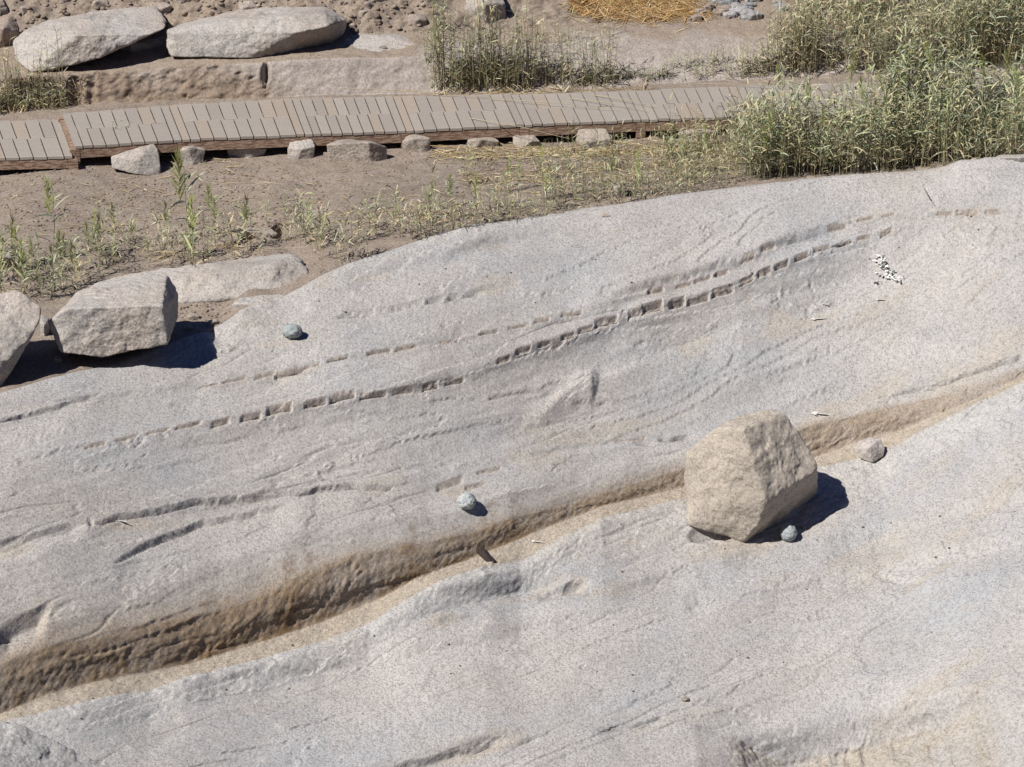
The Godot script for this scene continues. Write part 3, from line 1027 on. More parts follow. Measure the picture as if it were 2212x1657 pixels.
func build_stones() -> void:
	# the big boulder on the right
	block("granite_boulder", hit(rock, 1620, 1170), "1605,923,0.10 1656,1084,-0.10 1639,1136,-0.09 1690,1024,0.124 1768,1012,0.36 1478,977,0.30 1478,1108,0.08 1480,1132,0.03 1767,1072,0.80 1757,1098,0.88 1744,957,0.42 1541,926,0.22 1600,893,0.48 1663,882,0.55 1698,895,0.46 1717,920,0.43 1602,1173,-0.05 1684,1146,0.5 1512,1146,0.02 1700,960,0.95 1525,980,0.85 1560,1090,0.85 1720,1060,1.0", 6,
		"large tan granite boulder standing alone in the sandy gutter, with a shaded underside", "boulder", 70.0, 0.011, Color(0.445, 0.392, 0.336), "", Color(0.42, 0.368, 0.315))
	# blocks by the left edge of the bedrock
	block("granite_block", hit(rock, 230, 802), "102,695,0.12 140,667,0.06 353,659,0.02 364,744,0.0 217,774,0.0 130,762,0.03 360,591,0.75 215,608,0.85 168,628,0.8 386,628,0.75 386,682,0.72 120,700,0.85 360,720,0.8", 6,
		"squared granite block with a flat top, in front of the long block at the left", "stone block", 70.0, 0.011)
	block("granite_block", hit(ground, 470, 655), "78,642,0.60 294,587,0.65 542,563,0.65 626,545,0.65 645,550,0.6 90,662,0.3 380,603,0.22 600,566,0.25 669,582,0.32 105,700,0.2 300,690,0.05 389,653,0.0 470,653,0.0 582,637,0.02 664,612,0.22 650,600,0.8 100,670,0.8 400,630,0.8", 6,
		"long low granite block with worn notches, lying behind the squared block", "stone block", 60.0, 0.013)
	block("granite_block", floor_at(15, 846), "-140,640,0.6 30,627,0.55 52,632,0.5 90,662,0.42 91,672,0.4 78,714,0.22 14,782,0.05 -2,848,0.12 -120,880,0.0 74,705,0.6 30,770,0.62 -130,760,0.0 -120,700,0.95 40,660,0.9", 6,
		"tilted granite slab cut by the left picture edge, shading the ground to its right", "stone block", 70.0, 0.011)
	chunk("loose_stone", ground, 86, 108, 682, 732, 0.25, 4, "small rounded stone half hidden in shade between the tilted slab and the squared block", "stone", "", Color(0.36, 0.34, 0.32), 50.0)
	chunk("granite_outcrop", ground, 498, 655, 634, 700, 0.25, 5, "low rounded hump of granite in front of the long block's right end", "rock", "", Color(0.42, 0.40, 0.38), 12.0)
	for e in [[405, 432, 676, 694], [448, 470, 690, 704], [395, 418, 700, 716], [478, 494, 672, 682], [130, 152, 752, 772], [118, 134, 770, 786], [440, 452, 668, 676]]:
		chunk("loose_stone", ground, e[0], e[1], e[2], e[3], 0.12, 3, "small clod of rubble on the dirt between the squared block and the bedrock", "stone", "rubble between the left blocks", Color(0.33, 0.27, 0.22))
	# blocks at the top
	block("granite_block", hit(ground, 560, 124), "357,64,0.20 389,51,0.45 494,25,0.9 575,6,1.25 619,3,1.3 704,8,1.1 700,28,0.25 737,30,0.7 752,44,0.45 746,70,0.52 724,107,0.52 616,122,0.14 542,126,-0.05 369,124,0.0 354,98,0.12 371,70,0.08 474,46,0.14 555,51,0.08 653,41,0.2 560,110,-0.04 643,68,-0.04 711,57,0.06 700,90,1.3 420,90,1.1", 6,
		"big pale granite block on the ledge behind the boardwalk, right of the undercut one", "stone block", 70.0, 0.012)
	block("granite_block", hit(ground, 90, 158), "24,88,0.4 30,132,0.22 68,158,0.0 108,152,0.02 159,76,0.0 51,64,0.6 108,41,0.8 237,20,0.95 338,10,1.05 362,46,0.6 359,60,0.3 328,73,0.12 244,107,0.0 217,126,-0.02 165,130,0.0 320,60,1.3 100,110,1.1 200,100,1.1", 6,
		"undercut granite block behind the boardwalk with a dark hollow beneath its right half", "stone block", 70.0, 0.012)
	chunk("loose_stone", ground, 257, 352, 84, 116, 0.5, 5, "thin pale stone wedged under the undercut granite block", "stone", "", Color(0.43, 0.39, 0.35), 50.0)
	block("granite_slab", hit(ground, 800, 113), "731,114,0.1 740,92,0.3 752,71,0.6 799,64,0.8 908,67,0.85 935,80,0.7 935,112,0.1 813,114,0.0 760,116,0.0 850,80,0.35 860,100,1.2", 5,
		"low flat granite slab just right of the big pale block on the ledge", "stone slab", 90.0, 0.008)
	chunk("loose_stone", ground, 818, 838, 98, 108, 0.1, 3, "small dark stone resting on the flat slab beside the big pale block", "stone", "", Color(0.12, 0.105, 0.095))
	chunk("granite_block", ground, -60, 42, 24, 112, 0.8, 5, "brown rough rock at the top left corner behind the reeds", "rock", "", Color(0.33, 0.25, 0.20))
	chunk("granite_block", ground, 990, 1090, -30, 62, 0.6, 5, "grey boulder partly hidden behind the middle reed clump on the rubble bank", "rock", "", Color(0.36, 0.34, 0.32))
	# the foreground rock
	block("granite_boulder", hit(rock, 80, 1700), "-260,1480,0.9 0,1558,0.5 60,1572,0.42 130,1606,0.34 200,1640,0.3 250,1664,0.26 320,1730,0.1 -260,1850,0.0 200,1850,0.0 0,1700,-0.1 -200,1600,0.2 100,1650,1.0", 6,
		"dark speckled rock cut off by the bottom left corner of the picture", "boulder", 60.0, 0.016, Color(0.40, 0.385, 0.375), "", Color(0.27, 0.265, 0.27))
	# loose stones on the bedrock
	block("loose_stone", hit(rock, 1878, 994), "1842,968,0.06 1855,951,0.12 1880,943,0.14 1904,947,0.12 1912,968,0.06 1909,986,0.02 1885,999,-0.03 1858,992,-0.01 1878,966,-0.05 1880,960,0.24 1900,970,0.22 1850,972,0.2", 5, "pale pinkish stone lying in the sandy gutter right of the large boulder", "stone", 60.0, 0.006, Color(0.47, 0.425, 0.40), "", Color(0.44, 0.39, 0.36))
	chunk("loose_stone", rock, 1298, 1320, 460, 471, 0.08, 3, "small reddish stone on the upper edge of the bedrock below the dry plants", "stone", "", Color(0.36, 0.22, 0.155))
	chunk("loose_stone", rock, 2145, 2230, 334, 350, 0.25, 4, "flat grey stone at the right end of the bedrock edge beside the reeds", "stone", "", Color(0.42, 0.39, 0.36))
	chunk("loose_stone", rock, 1470, 1490, 1505, 1520, 0.07, 3, "tiny dark clod on the pale slab below the large boulder", "stone", "", Color(0.17, 0.14, 0.12))
	hammer_stone(631, 728, rock, 0.080, Vector3(1.1, 0.78, 0.95), "bluish rounded hammer stone on the upper bedrock near the squared block", Color(0.34, 0.37, 0.375), false)
	hammer_stone(1008, 1097, rock, 0.076, Vector3(1.05, 0.92, 1.0), "patchy grey hammer stone in front of the small square cuts in the bedrock", Color(0.44, 0.46, 0.455), true)
	hammer_stone(1703, 1166, rock, 0.072, Vector3(0.98, 1.02, 0.95), "bluish hammer stone standing against the foot of the large boulder", Color(0.38, 0.41, 0.415), false)
	# stones that prop the boardwalk
	block("prop_stone", hit(ground, 300, 378), "238,338,0.1 278,330,0.1 312,314,0.12 333,309,0.15 342,322,0.12 348,383,0.0 242,364,0.05 300,378,-0.02 255,340,0.4 335,318,0.4 345,370,0.4 250,365,0.4 300,345,0.0", 5, "tall pointed stone below the boardwalk, the largest at its left end", "stone", 80.0, 0.006, Color(0.41, 0.38, 0.35), "stones propping the boardwalk")
	var props_ := [
		[390, 443, 312, 360, 0.22, "brownish stone under the first boardwalk joint right of the pointed stone"],
		[492, 574, 314, 345, 0.25, "low pale stone below the second boardwalk bay"],
		[521, 545, 318, 338, 0.2, "small brown stone tucked beside the low pale stone under the boardwalk"],
		[622, 680, 303, 348, 0.22, "upright grey stone under the boardwalk below the third bay start"],
		[708, 834, 302, 354, 0.35, "broad sloping stone below the middle bay of the boardwalk"],
		[869, 929, 293, 333, 0.22, "cubic pale stone standing under the boardwalk left of the straw"],
		[1010, 1078, 294, 322, 0.25, "flat rounded stone in straw below the boardwalk"],
		[1108, 1166, 290, 323, 0.22, "wedge shaped stone leaning in straw below the boardwalk"],
		[1245, 1320, 280, 326, 0.30, "pale angular stone with a dark right side below the boardwalk"],
		[1466, 1546, 274, 304, 0.25, "brown stone under the boardwalk at the edge of the tall reeds"],
	]
	for p in props_:
		chunk("prop_stone", ground, p[0], p[1], p[2], p[3], p[4], 5, p[5], "stone", "stones propping the boardwalk", [Color(0.43, 0.385, 0.345), Color(0.36, 0.31, 0.265), Color(0.41, 0.38, 0.35)][rng.randi() % 3], 40.0)
	# stones half buried in the dirt
	chunk("buried_stone", ground, 520, 598, 490, 516, 0.30, 5, "half buried stone in the dirt with a dark hollow at its right side", "stone", "", Color(0.37, 0.31, 0.26), 40.0)
	chunk("buried_stone", ground, -30, 42, 538, 590, 0.40, 5, "half buried pale stone at the left edge of the dirt", "stone", "", Color(0.38, 0.32, 0.27), 40.0)
	chunk("buried_stone", ground, 1315, 1352, 392, 432, 0.2, 4, "grey stone among dry plants close to the bedrock edge", "stone", "", Color(0.32, 0.28, 0.25), 40.0)
	chunk("buried_stone", ground, 1266, 1290, 108 - 20, 124 - 20, 0.15, 4, "round pale stone on the ledge below the straw mat", "stone", "", Color(0.47, 0.45, 0.42), 50.0)
	# the pile of grey stones at the top
	for i in 42:
		var u := rng.randf_range(1545, 1690)
		var v := rng.randf_range(-28, 40)
		if v > 18 and u > 1640: u -= 60
		var s := rng.randf_range(9, 17)
		chunk("pile_stone", ground, u - s, u + s, v - s * 0.8, v + s * 0.7, 0.12, 3, "small bluish grey stone of the pile at the top of the picture", "stone", "grey stones piled beyond the straw mat", Color(0.33, 0.335, 0.345) * rng.randf_range(0.8, 1.15))
	for i in 16:
		var u := rng.randf_range(1490, 1610)
		var v := rng.randf_range(12, 44)
		var s := rng.randf_range(6, 13)
		chunk("scattered_stone", ground, u - s, u + s, v - s * 0.7, v + s * 0.7, 0.1, 3, "small brown stone scattered left of the grey stone pile", "stone", "brown stones beside the grey pile", Color(0.27, 0.215, 0.175))
	# rubble on the bank
	for i in 46:
		var u := rng.randf_range(-40, 960)
		var v := rng.randf_range(-40, 48)
		var s := rng.randf_range(7, 26)
		chunk("rubble_stone", ground, u - s, u + s, v - s * 0.7, v + s * 0.7, 0.2, 4, "dusty brown stone in the rubble bank behind the big blocks", "stone", "rubble in the bank", Color(0.29, 0.24, 0.205) * rng.randf_range(0.8, 1.3), 12.0, 0.3)

# ------------------------------------------------------------------ boardwalk

func slab_mesh(a: Vector3, b: Vector3, c: Vector3, d: Vector3, thick: float, bevel := 0.006) -> ArrayMesh:
	# a b c d: the top corners, clockwise from above
	var st := SurfaceTool.new()
	st.begin(Mesh.PRIMITIVE_TRIANGLES)
	st.set_smooth_group(-1)
	var top := [a, b, c, d]
	var mid: Vector3 = (a + b + c + d) / 4
	var inner := []
	var edge := []
	var low := []
	for p in top:
		var q: Vector3 = mid - p
		inner.append(p + q.normalized() * bevel * 1.4)
		edge.append(p - Vector3(0, bevel, 0))
		low.append(p - Vector3(0, thick, 0))
	var quad := func(p, q, r, s):
		for x in [p, q, r, p, r, s]: st.add_vertex(x)
	quad.call(inner[0], inner[1], inner[2], inner[3])
	for i in 4:
		var j := (i + 1) % 4
		quad.call(edge[i], edge[j], inner[j], inner[i])
		quad.call(low[i], low[j], edge[j], edge[i])
	quad.call(low[3], low[2], low[1], low[0])
	st.generate_normals()
	return st.commit()

func build_walkway() -> void:
	var deck := 0.25
	var front := poly("161,315 393,300 658,289 877,281 1133,268 1385,257 1620,250 1903,242 2170,236 2440,230")
	var back := poly("134,245 364,227 629,212 848,207 1103,203 1354,196 1590,185 1873,178 2140,172 2410,166")
	var F := []
	var B := []
	for i in front.size():
		F.append(at_height(front[i].x, front[i].y, deck))
		B.append(at_height(back[i].x, back[i].y, deck))
	walkway_section(F, B, "weathered grey plank boardwalk raised on posts and stones, running behind the dirt", [7, 8, 8, 8, 8, 8, 8, 8, 8])
	var low := 0.175
	var F2 := [at_height(-330, 349, low), at_height(-150, 344, low), at_height(157, 336, low)]
	var B2 := [at_height(-360, 270, low), at_height(-180, 266, low), at_height(128, 257, low)]
	walkway_section(F2, B2, "lower plank step of the boardwalk at the left picture edge", [6, 9])

func walkway_section(F: Array, B: Array, label: String, counts: Array) -> void:
	var base: Vector3 = F[0]
	base.y = 0.0
	var w := thing("plank_boardwalk", base, label, "boardwalk")
	var gap := 0.0055
	for i in F.size() - 1:
		var f0: Vector3 = F[i] - base
		var f1: Vector3 = F[i + 1] - base
		var b0: Vector3 = B[i] - base
		var b1: Vector3 = B[i + 1] - base
		var length := f0.distance_to(f1)
		var g := gap / length
		var make := func(s0: float, s1: float, t0: float, t1: float):
			var dyy := Vector3(0, rng.randf_range(-0.004, 0.004), 0)
			var tilt := Vector3(0, rng.randf_range(-0.004, 0.004), 0)
			var at := func(s, t): return f0.lerp(f1, s).lerp(b0.lerp(b1, s), t) + dyy
			var m := slab_mesh(at.call(s0 + g, t1) + tilt, at.call(s1 - g, t1), at.call(s1 - g, t0), at.call(s0 + g, t0) + tilt, 0.032)
			put("plank", m, M["plank_%d" % (rng.randi() % 5)], w)
		# one long plank at each end of a bay, short ones in two rows between
		var endw := 0.075 / length * 1.1
		make.call(0.0, endw, 0.0, 1.0)
		make.call(1.0 - endw, 1.0, 0.0, 1.0)
		var nn: int = counts[i]
		for row in 2:
			var shift := 0.0 if row == 0 else rng.randf_range(0.15, 0.5)
			var cuts := [endw]
			for k in range(1, nn):
				cuts.append(lerpf(endw, 1 - endw, (k + (shift - 0.25) * 0.9) / nn))
			cuts.append(1 - endw)
			for k in cuts.size() - 1:
				make.call(cuts[k], cuts[k + 1], 0.0 if row == 0 else 0.503, 0.497 if row == 0 else 1.0)
		# fascia boards in front and behind, posts at the joints, bearers below
		var out_: Vector3 = (f0 - b0).normalized()
		var dirn := (f1 - f0).normalized()
		var fascia := func(p0: Vector3, p1: Vector3, o: Vector3, tall: float):
			var d := Vector3(0, -0.036, 0)
			var m := slab_mesh(p0 + d - o * 0.045, p1 + d - o * 0.045, p1 + d - o * 0.006, p0 + d - o * 0.006, tall, 0.005)
			return m
		put("fascia_board", fascia.call(f0 + dirn * 0.05, f1 - dirn * 0.05, out_, 0.095), M.fascia, w)
		put("fascia_board", fascia.call(b1 - dirn * 0.05, b0 + dirn * 0.05, -out_, 0.095), M.fascia, w)
		for s in [0.0, 1.0] if i == 0 else [1.0]:
			var p := f0.lerp(f1, s)
			var q := b0.lerp(b1, s)
			for e in [p - out_ * 0.002, q + out_ * 0.06]:
				var d := Vector3(0, -0.037, 0)
				var a: Vector3 = e + d
				put("post", slab_mesh(a - dirn * 0.046 - out_ * 0.055, a + dirn * 0.046 - out_ * 0.055, a + dirn * 0.046, a - dirn * 0.046, 0.34, 0.006), M.fascia, w)
			var h := Vector3(0, -0.05, 0)
			put("bearer", slab_mesh(q + h + out_ * 0.06 - dirn * 0.03, q + h + out_ * 0.06 + dirn * 0.03, p + h - out_ * 0.06 + dirn * 0.03, p + h - out_ * 0.06 - dirn * 0.03, 0.07), M.fascia, w)

# ------------------------------------------------------------------ reeds and straw

class Weave:
	var v := PackedVector3Array()
	var n := PackedVector3Array()
	var c := PackedColorArray()
	var i := PackedInt32Array()
	func blade(p: Vector3, dir: Vector3, side: Vector3, droop: float, length: float, width: float, col: Color, tip: Color) -> void:
		var b := v.size()
		var up := dir.cross(side).normalized()
		var q := p
		var d := dir
		var ws := [0.45, 1.0, 0.75, 0.0]
		for k in 4:
			var cc := col.lerp(tip, k / 3.0)
			if k == 3:
				v.append(q)
				n.append(up)
				c.append(cc)
			else:
				v.append(q - side * width * ws[k] * 0.5)
				v.append(q + side * width * ws[k] * 0.5)
				n.append(up)
				n.append(up)
				c.append(cc)
				c.append(cc)
				d = (d + Vector3(0, -droop, 0)).normalized()
				q += d * length / 3.0
		for t in [[0, 1, 2], [1, 3, 2], [2, 3, 4], [3, 5, 4], [4, 5, 6]]:
			for k in t: i.append(b + k)
	func stick(p: Vector3, q: Vector3, r0: float, r1: float, col: Color, col1: Color) -> void:
		var b := v.size()
		var d := (q - p).normalized()
		var s := d.cross(Vector3(0.31, 0.2, 0.93)).normalized()
		var t := s.cross(d)
		for k in 3:
			var a := k * TAU / 3
			var o := s * cos(a) + t * sin(a)
			v.append(p + o * r0)
			v.append(q + o * r1)
			n.append(o)
			n.append(o)
			c.append(col)
			c.append(col1)
		for k in 3:
			var e := b + k * 2
			var f := b + (k + 1) % 3 * 2
			i.append_array(PackedInt32Array([e, f, e + 1, f, f + 1, e + 1]))
	func mesh() -> ArrayMesh:
		var a := []
		a.resize(Mesh.ARRAY_MAX)
		a[Mesh.ARRAY_VERTEX] = v
		a[Mesh.ARRAY_NORMAL] = n
		a[Mesh.ARRAY_COLOR] = c
		a[Mesh.ARRAY_INDEX] = i
		var m := ArrayMesh.new()
		m.add_surface_from_arrays(Mesh.PRIMITIVE_TRIANGLES, a)
		return m

const GREENS := [Color(0.30, 0.335, 0.16), Color(0.36, 0.39, 0.19), Color(0.34, 0.385, 0.265), Color(0.41, 0.42, 0.24), Color(0.26, 0.305, 0.175), Color(0.36, 0.40, 0.295)]
const DRYS := [Color(0.47, 0.39, 0.24), Color(0.42, 0.34, 0.20), Color(0.54, 0.46, 0.31), Color(0.44, 0.38, 0.26)]

# one reed: a leaning cane with lance leaves; dry from 0 (green) to 1 (straw)
func reed(stems: Weave, leaves: Weave, p: Vector3, tall: float, dry: float, leaf_size := 1.0, density := 1.0, lean := 0.16) -> Vector3:
	var a := rng.randf() * TAU
	var top := p + Vector3(cos(a) * tall * rng.randf_range(0, lean), tall, sin(a) * tall * rng.randf_range(0, lean))
	var bend := Vector3(rng.randf_range(-0.03, 0.03), 0, rng.randf_range(-0.03, 0.03)) * tall
	var mid := p.lerp(top, 0.5) + bend
	var cane: Color = DRYS[rng.randi() % 4].lerp(GREENS[rng.randi() % 6], (1 - dry) * 0.6)
	var tipc: Color = DRYS[rng.randi() % 4].lerp(GREENS[rng.randi() % 6], 1 - dry)
	var rr := 0.0022 + 0.0022 * tall
	stems.stick(p, mid, rr, rr * 0.8, cane * 0.9, cane)
	stems.stick(mid, top, rr * 0.8, rr * 0.35, cane, tipc)
	var count := int((5 + tall * 11) * density)
	var turn := rng.randf() * TAU
	for k in count:
		var f := lerpf(0.16, 1.0, (k + rng.randf()) / count)
		var q := p.lerp(mid, f * 2) if f < 0.5 else mid.lerp(top, f * 2 - 1)
		turn += PI + rng.randf_range(-0.9, 0.9)
		var rise := rng.randf_range(0.4, 1.9)
		var dir := Vector3(cos(turn), rise, sin(turn)).normalized()
		var side := dir.cross(Vector3.UP).normalized()
		side = side.rotated(dir, rng.randf_range(-0.7, 0.7))
		var old := rng.randf() < dry + (0.35 if f < 0.4 else 0.0)
		var col: Color = (DRYS[rng.randi() % 4] if old else GREENS[rng.randi() % 6]) * rng.randf_range(0.8, 1.2)
		var length := rng.randf_range(0.09, 0.22) * leaf_size * (1.1 - 0.45 * f) * minf(1.0, 0.35 + tall)
		leaves.blade(q, dir, side, rng.randf_range(0.05, 0.5), length, rng.randf_range(0.008, 0.015) * leaf_size * minf(1.0, 0.6 + tall * 0.6), col, col.lerp(DRYS[2], rng.randf() * 0.4))
	return top

func plume(w: Weave, p: Vector3, size: float, lean: Vector3) -> void:
	var base_col := Color(0.22, 0.25, 0.07)
	for k in 46:
		var f := k / 46.0
		var q := p + lean * size * f + Vector3(0, size * f, 0)
		var a := rng.randf() * TAU
		var spread := (0.28 + 0.5 * sin(f * PI)) * (1 - f * 0.5)
		var dir := (Vector3(cos(a) * spread, 1.0, sin(a) * spread) + lean).normalized()
		w.blade(q, dir, dir.cross(Vector3(0.2, 0.3, 1)).normalized(), 0.12, size * 0.34, 0.004, base_col * rng.randf_range(0.8, 1.25), Color(0.33, 0.35, 0.13))

# a bed of reeds whose feet stand inside a region of the sheet
func reed_bed(label: String, group: String, spots: Array, plumes: Array) -> void:
	var stems := Weave.new()
	var leaves := Weave.new()
	var heads := []
	var origin := Vector3.ZERO
	var feet := []
	for s in spots:
		# [u0, u1, v at u0, v at u1, depth of the strip in v, count, height from, height to, dryness, leaf size, density]
		for k in s[5]:
			var f := rng.randf()
			var u := lerpf(s[0], s[1], f)
			var v: float = lerpf(s[2], s[3], f) - rng.randf() * s[4]
			feet.append([hit(ground, u, v, 22.0), s])
	for f in feet: origin += f[0]
	origin /= feet.size()
	for f in feet:
		var s = f[1]
		var clumpy := 0.8 + 0.6 * noise_big.get_noise_2d(f[0].x * 1.7, f[0].z * 1.7)
		reed(stems, leaves, f[0] - origin - Vector3(0, 0.02, 0), rng.randf_range(s[6], s[7]) * clumpy, s[8] + rng.randf_range(-0.15, 0.15), s[9], s[10])
	for p in plumes:
		# [u, v of the foot, v of the plume's tip, size]
		var foot := hit(ground, p[0], p[1], 22.0) - origin
		var px := (foot + origin).distance_to(EYE) * 2 * tan(deg_to_rad(VFOV / 2)) / SHEET.y
		var tall: float = (p[1] - p[2]) * px
		var top := reed(stems, leaves, foot, tall - p[3] * 0.6, 0.15, 1.1, 1.0, 0.04)
		var plume_w := Weave.new()
		plume(plume_w, top - Vector3(0, 0.03, 0), p[3], Vector3(rng.randf_range(-0.35, 0.1), 0, rng.randf_range(-0.2, 0.2)))
		heads.append(plume_w)
	var bed := thing("reed_bed", origin, label, "reeds", group)
	tag(put("stems", stems.mesh(), M.leaf, bed), "", "", "", "stuff")
	tag(put("leaves", leaves.mesh(), M.leaf, bed), "", "", "", "stuff")
	for h in heads: put("plume", h.mesh(), M.leaf, bed)

func build_reeds() -> void:
	reed_bed("dense grey green reed bed at the right, in front of the boardwalk", "reed beds", [
		[1600, 2300, 394, 345, 22, 420, 0.4, 0.98, 0.28, 1.15, 1.0],
		[1570, 2300, 372, 320, 50, 470, 0.35, 0.92, 0.36, 1.1, 1.0],
		[1900, 2300, 330, 300, 40, 280, 0.6, 1.15, 0.15, 1.2, 1.1],
		[1420, 1660, 400, 340, 70, 110, 0.2, 0.6, 0.5, 1.0, 0.8], [1500, 1700, 330, 300, 40, 40, 0.3, 0.6, 0.5, 1.0, 0.7],
	], [[1680, 330, 150, 0.17], [1830, 330, 128, 0.26], [1860, 350, 178, 0.22], [1740, 360, 190, 0.22], [1905, 345, 165, 0.18], [2050, 330, 160, 0.22], [2170, 320, 120, 0.24], [2190, 330, 150, 0.2], [1770, 385, 240, 0.2], [1650, 390, 285, 0.22], [1665, 385, 250, 0.2], [2000, 335, 105, 0.18], [2110, 330, 130, 0.2]])
	reed_bed("yellowish green reed bed on the right, behind the boardwalk", "reed beds", [
		[1600, 2300, 172, 150, 30, 380, 0.3, 0.85, 0.55, 1.0, 1.0],
		[1660, 2300, 140, 120, 60, 400, 0.3, 0.85, 0.5, 1.0, 1.0],
		[1720, 2300, 85, 70, 80, 400, 0.25, 0.8, 0.4, 1.0, 1.0],
		[1440, 1660, 180, 168, 40, 90, 0.12, 0.3, 0.35, 0.8, 0.9],
		[2050, 2300, 150, 140, 120, 240, 0.5, 0.95, 0.2, 1.1, 1.0],
	], [])
	reed_bed("tall mixed reed clump in the middle, growing behind the boardwalk in front of the ledge", "reed beds", [
		[930, 1150, 207, 199, 26, 105, 0.4, 1.15, 0.45, 0.9, 0.9],
		[1000, 1330, 200, 190, 24, 110, 0.3, 0.9, 0.5, 0.9, 0.8], [930, 1130, 205, 198, 24, 34, 1.1, 1.5, 0.5, 0.9, 0.7], [1080, 1330, 198, 190, 20, 22, 0.8, 1.4, 0.5, 0.9, 0.6],
		[920, 960, 150, 100, 40, 26, 0.2, 0.45, 0.2, 0.9, 1.0],
		[1230, 1450, 186, 176, 14, 70, 0.12, 0.32, 0.15, 0.9, 1.0],
		[1150, 1330, 120, 110, 40, 30, 0.2, 0.45, 0.5, 0.8, 0.7],
	], [])
	reed_bed("low reed clump at the left, between the undercut block and the boardwalk", "reed beds", [
		[-80, 140, 256, 236, 26, 120, 0.12, 0.36, 0.45, 0.85, 1.1],
		[0, 150, 240, 226, 30, 34, 0.5, 1.0, 0.6, 0.9, 0.5],
		[-80, 100, 215, 200, 30, 50, 0.15, 0.35, 0.45, 0.8, 1.0],
	], [])
	reed_bed("thin thicket of dry and green stalks along the upper bedrock edge, below the boardwalk", "reed beds", [
		[880, 1600, 528, 404, 50, 360, 0.14, 0.45, 0.45, 0.9, 0.7], [1150, 1600, 450, 400, 110, 260, 0.12, 0.42, 0.55, 0.9, 0.7], [1000, 1500, 400, 350, 50, 120, 0.08, 0.32, 0.6, 0.7, 0.7],
	], [])
	# single young reeds in the dirt along the bedrock edge: a few kinds, then copies
	var kinds := []
	for k in 9:
		var stems := Weave.new()
		var leaves := Weave.new()
		for j in 1 + k % 3:
			var p := Vector3(rng.randf_range(-0.05, 0.05), -0.02, rng.randf_range(-0.05, 0.05)) if j else Vector3(0, -0.02, 0)
			reed(stems, leaves, p, rng.randf_range(0.32, 0.46), [0.05, 0.25, 0.7][k / 3], 1.25, 1.1, 0.22)
		if k / 3 == 0: plume(leaves, Vector3(0, 0.26, 0), 0.2, Vector3(0.02, 0, 0))
		kinds.append([stems.mesh(), leaves.mesh()])
	var edge := poly("-60,650 0,645 100,645 200,612 300,590 430,580 560,562 640,552 700,575 749,566 877,527 1002,488 1097,479 1307,444 1480,418 1600,402")
	var done := []
	for s in [
		# [u0, u1, from, to above the edge, count, tall from, to, kinds]
		[-40, 270, -8, 75, 46, 0.14, 0.44, [0, 1, 2, 3, 4, 6]], [230, 660, 0, 75, 44, 0.14, 0.42, [0, 1, 3, 4, 7]], [640, 920, 0, 60, 36, 0.16, 0.42, [3, 4, 6, 7]], [60, 900, 30, 120, 30, 0.12, 0.3, [2, 4, 6, 7]], [900, 1560, 0, 90, 24, 0.2, 0.42, [1, 2, 3]],
	]:
		for k in s[4]:
			var u := rng.randf_range(s[0], s[1])
			var v: float = along(edge, u) - rng.randf_range(s[2], s[3])
			done.append([u, v, rng.randf_range(s[5], s[6]), s[7][rng.randi() % s[7].size()]])
	for e in [[395, 560, 0.78, 0], [418, 600, 0.58, 1], [112, 560, 0.6, 0], [1000, 400, 0.3, 4], [1440, 345, 0.32, 3], [255, 312, 0.3, 3], [262, 326, 0.26, 4], [1240, 330, 0.28, 1]]:
		done.append(e)
	var proto := {}
	for e in done:
		var p := hit(ground, e[0], e[1], 20.0)
		if p.y < height(rock, p.x, p.z): continue
		var o: Node3D
		if not proto.has(e[3]):
			o = thing("young_reed", p, "", "reed", "young reeds in the dirt along the bedrock")
			put("stem", kinds[e[3]][0], M.leaf, o)
			put("leaves", kinds[e[3]][1], M.leaf, o)
			proto[e[3]] = o
		else:
			o = proto[e[3]].duplicate()
			o.name = numbered("young_reed")
			add_child(o)
			o.position = p
		o.set_meta("label", ["green plumed young reed standing in the dirt by the bedrock edge", "greyish green young reed standing in the dirt by the bedrock edge", "dry yellow reed stalk standing in the dirt by the bedrock edge"][e[3] / 3])
		o.scale = Vector3.ONE * e[2] * 2.7
		o.rotation.y = rng.randf() * TAU

func straw(called: String, label: String, t: Dictionary, areas: Array, cols: Array, lift := 0.004) -> void:
	var w := Weave.new()
	var origin := Vector3.ZERO
	var first := true
	for s in areas:
		# [u0, u1, v at u0, v at u1, half height in v, count, length from, to]
		for k in s[5]:
			var f := rng.randf()
			var u := lerpf(s[0], s[1], f)
			var v: float = lerpf(s[2], s[3], f) + rng.randfn(0, 0.5) * s[4]
			var p := hit(t, u, v, 20.0)
			if first:
				origin = p
				first = false
			var a := rng.randfn(0.0, 0.7)
			var length := rng.randf_range(s[6], s[7])
			var d := Vector3(cos(a), 0, sin(a)) * length / 2
			var p0 := p - d
			var p1 := p + d
			p0.y = height(t, p0.x, p0.z) + lift + rng.randf() * 0.012
			p1.y = height(t, p1.x, p1.z) + lift + rng.randf() * 0.02
			var col: Color = cols[rng.randi() % cols.size()] * rng.randf_range(0.75, 1.2)
			if rng.randf() < 0.5:
				w.stick(p0 - origin, p1 - origin, 0.0028, 0.0018, col, col)
			else:
				w.blade(p0 - origin, (p1 - p0).normalized(), Vector3(-sin(a), rng.randf_range(-0.3, 0.5), cos(a)).normalized(), 0.0, length, rng.randf_range(0.006, 0.014), col, col)
	var o := put(called, w.mesh(), M.straw)
	o.position = origin
	tag(o, label, "straw", "", "stuff")

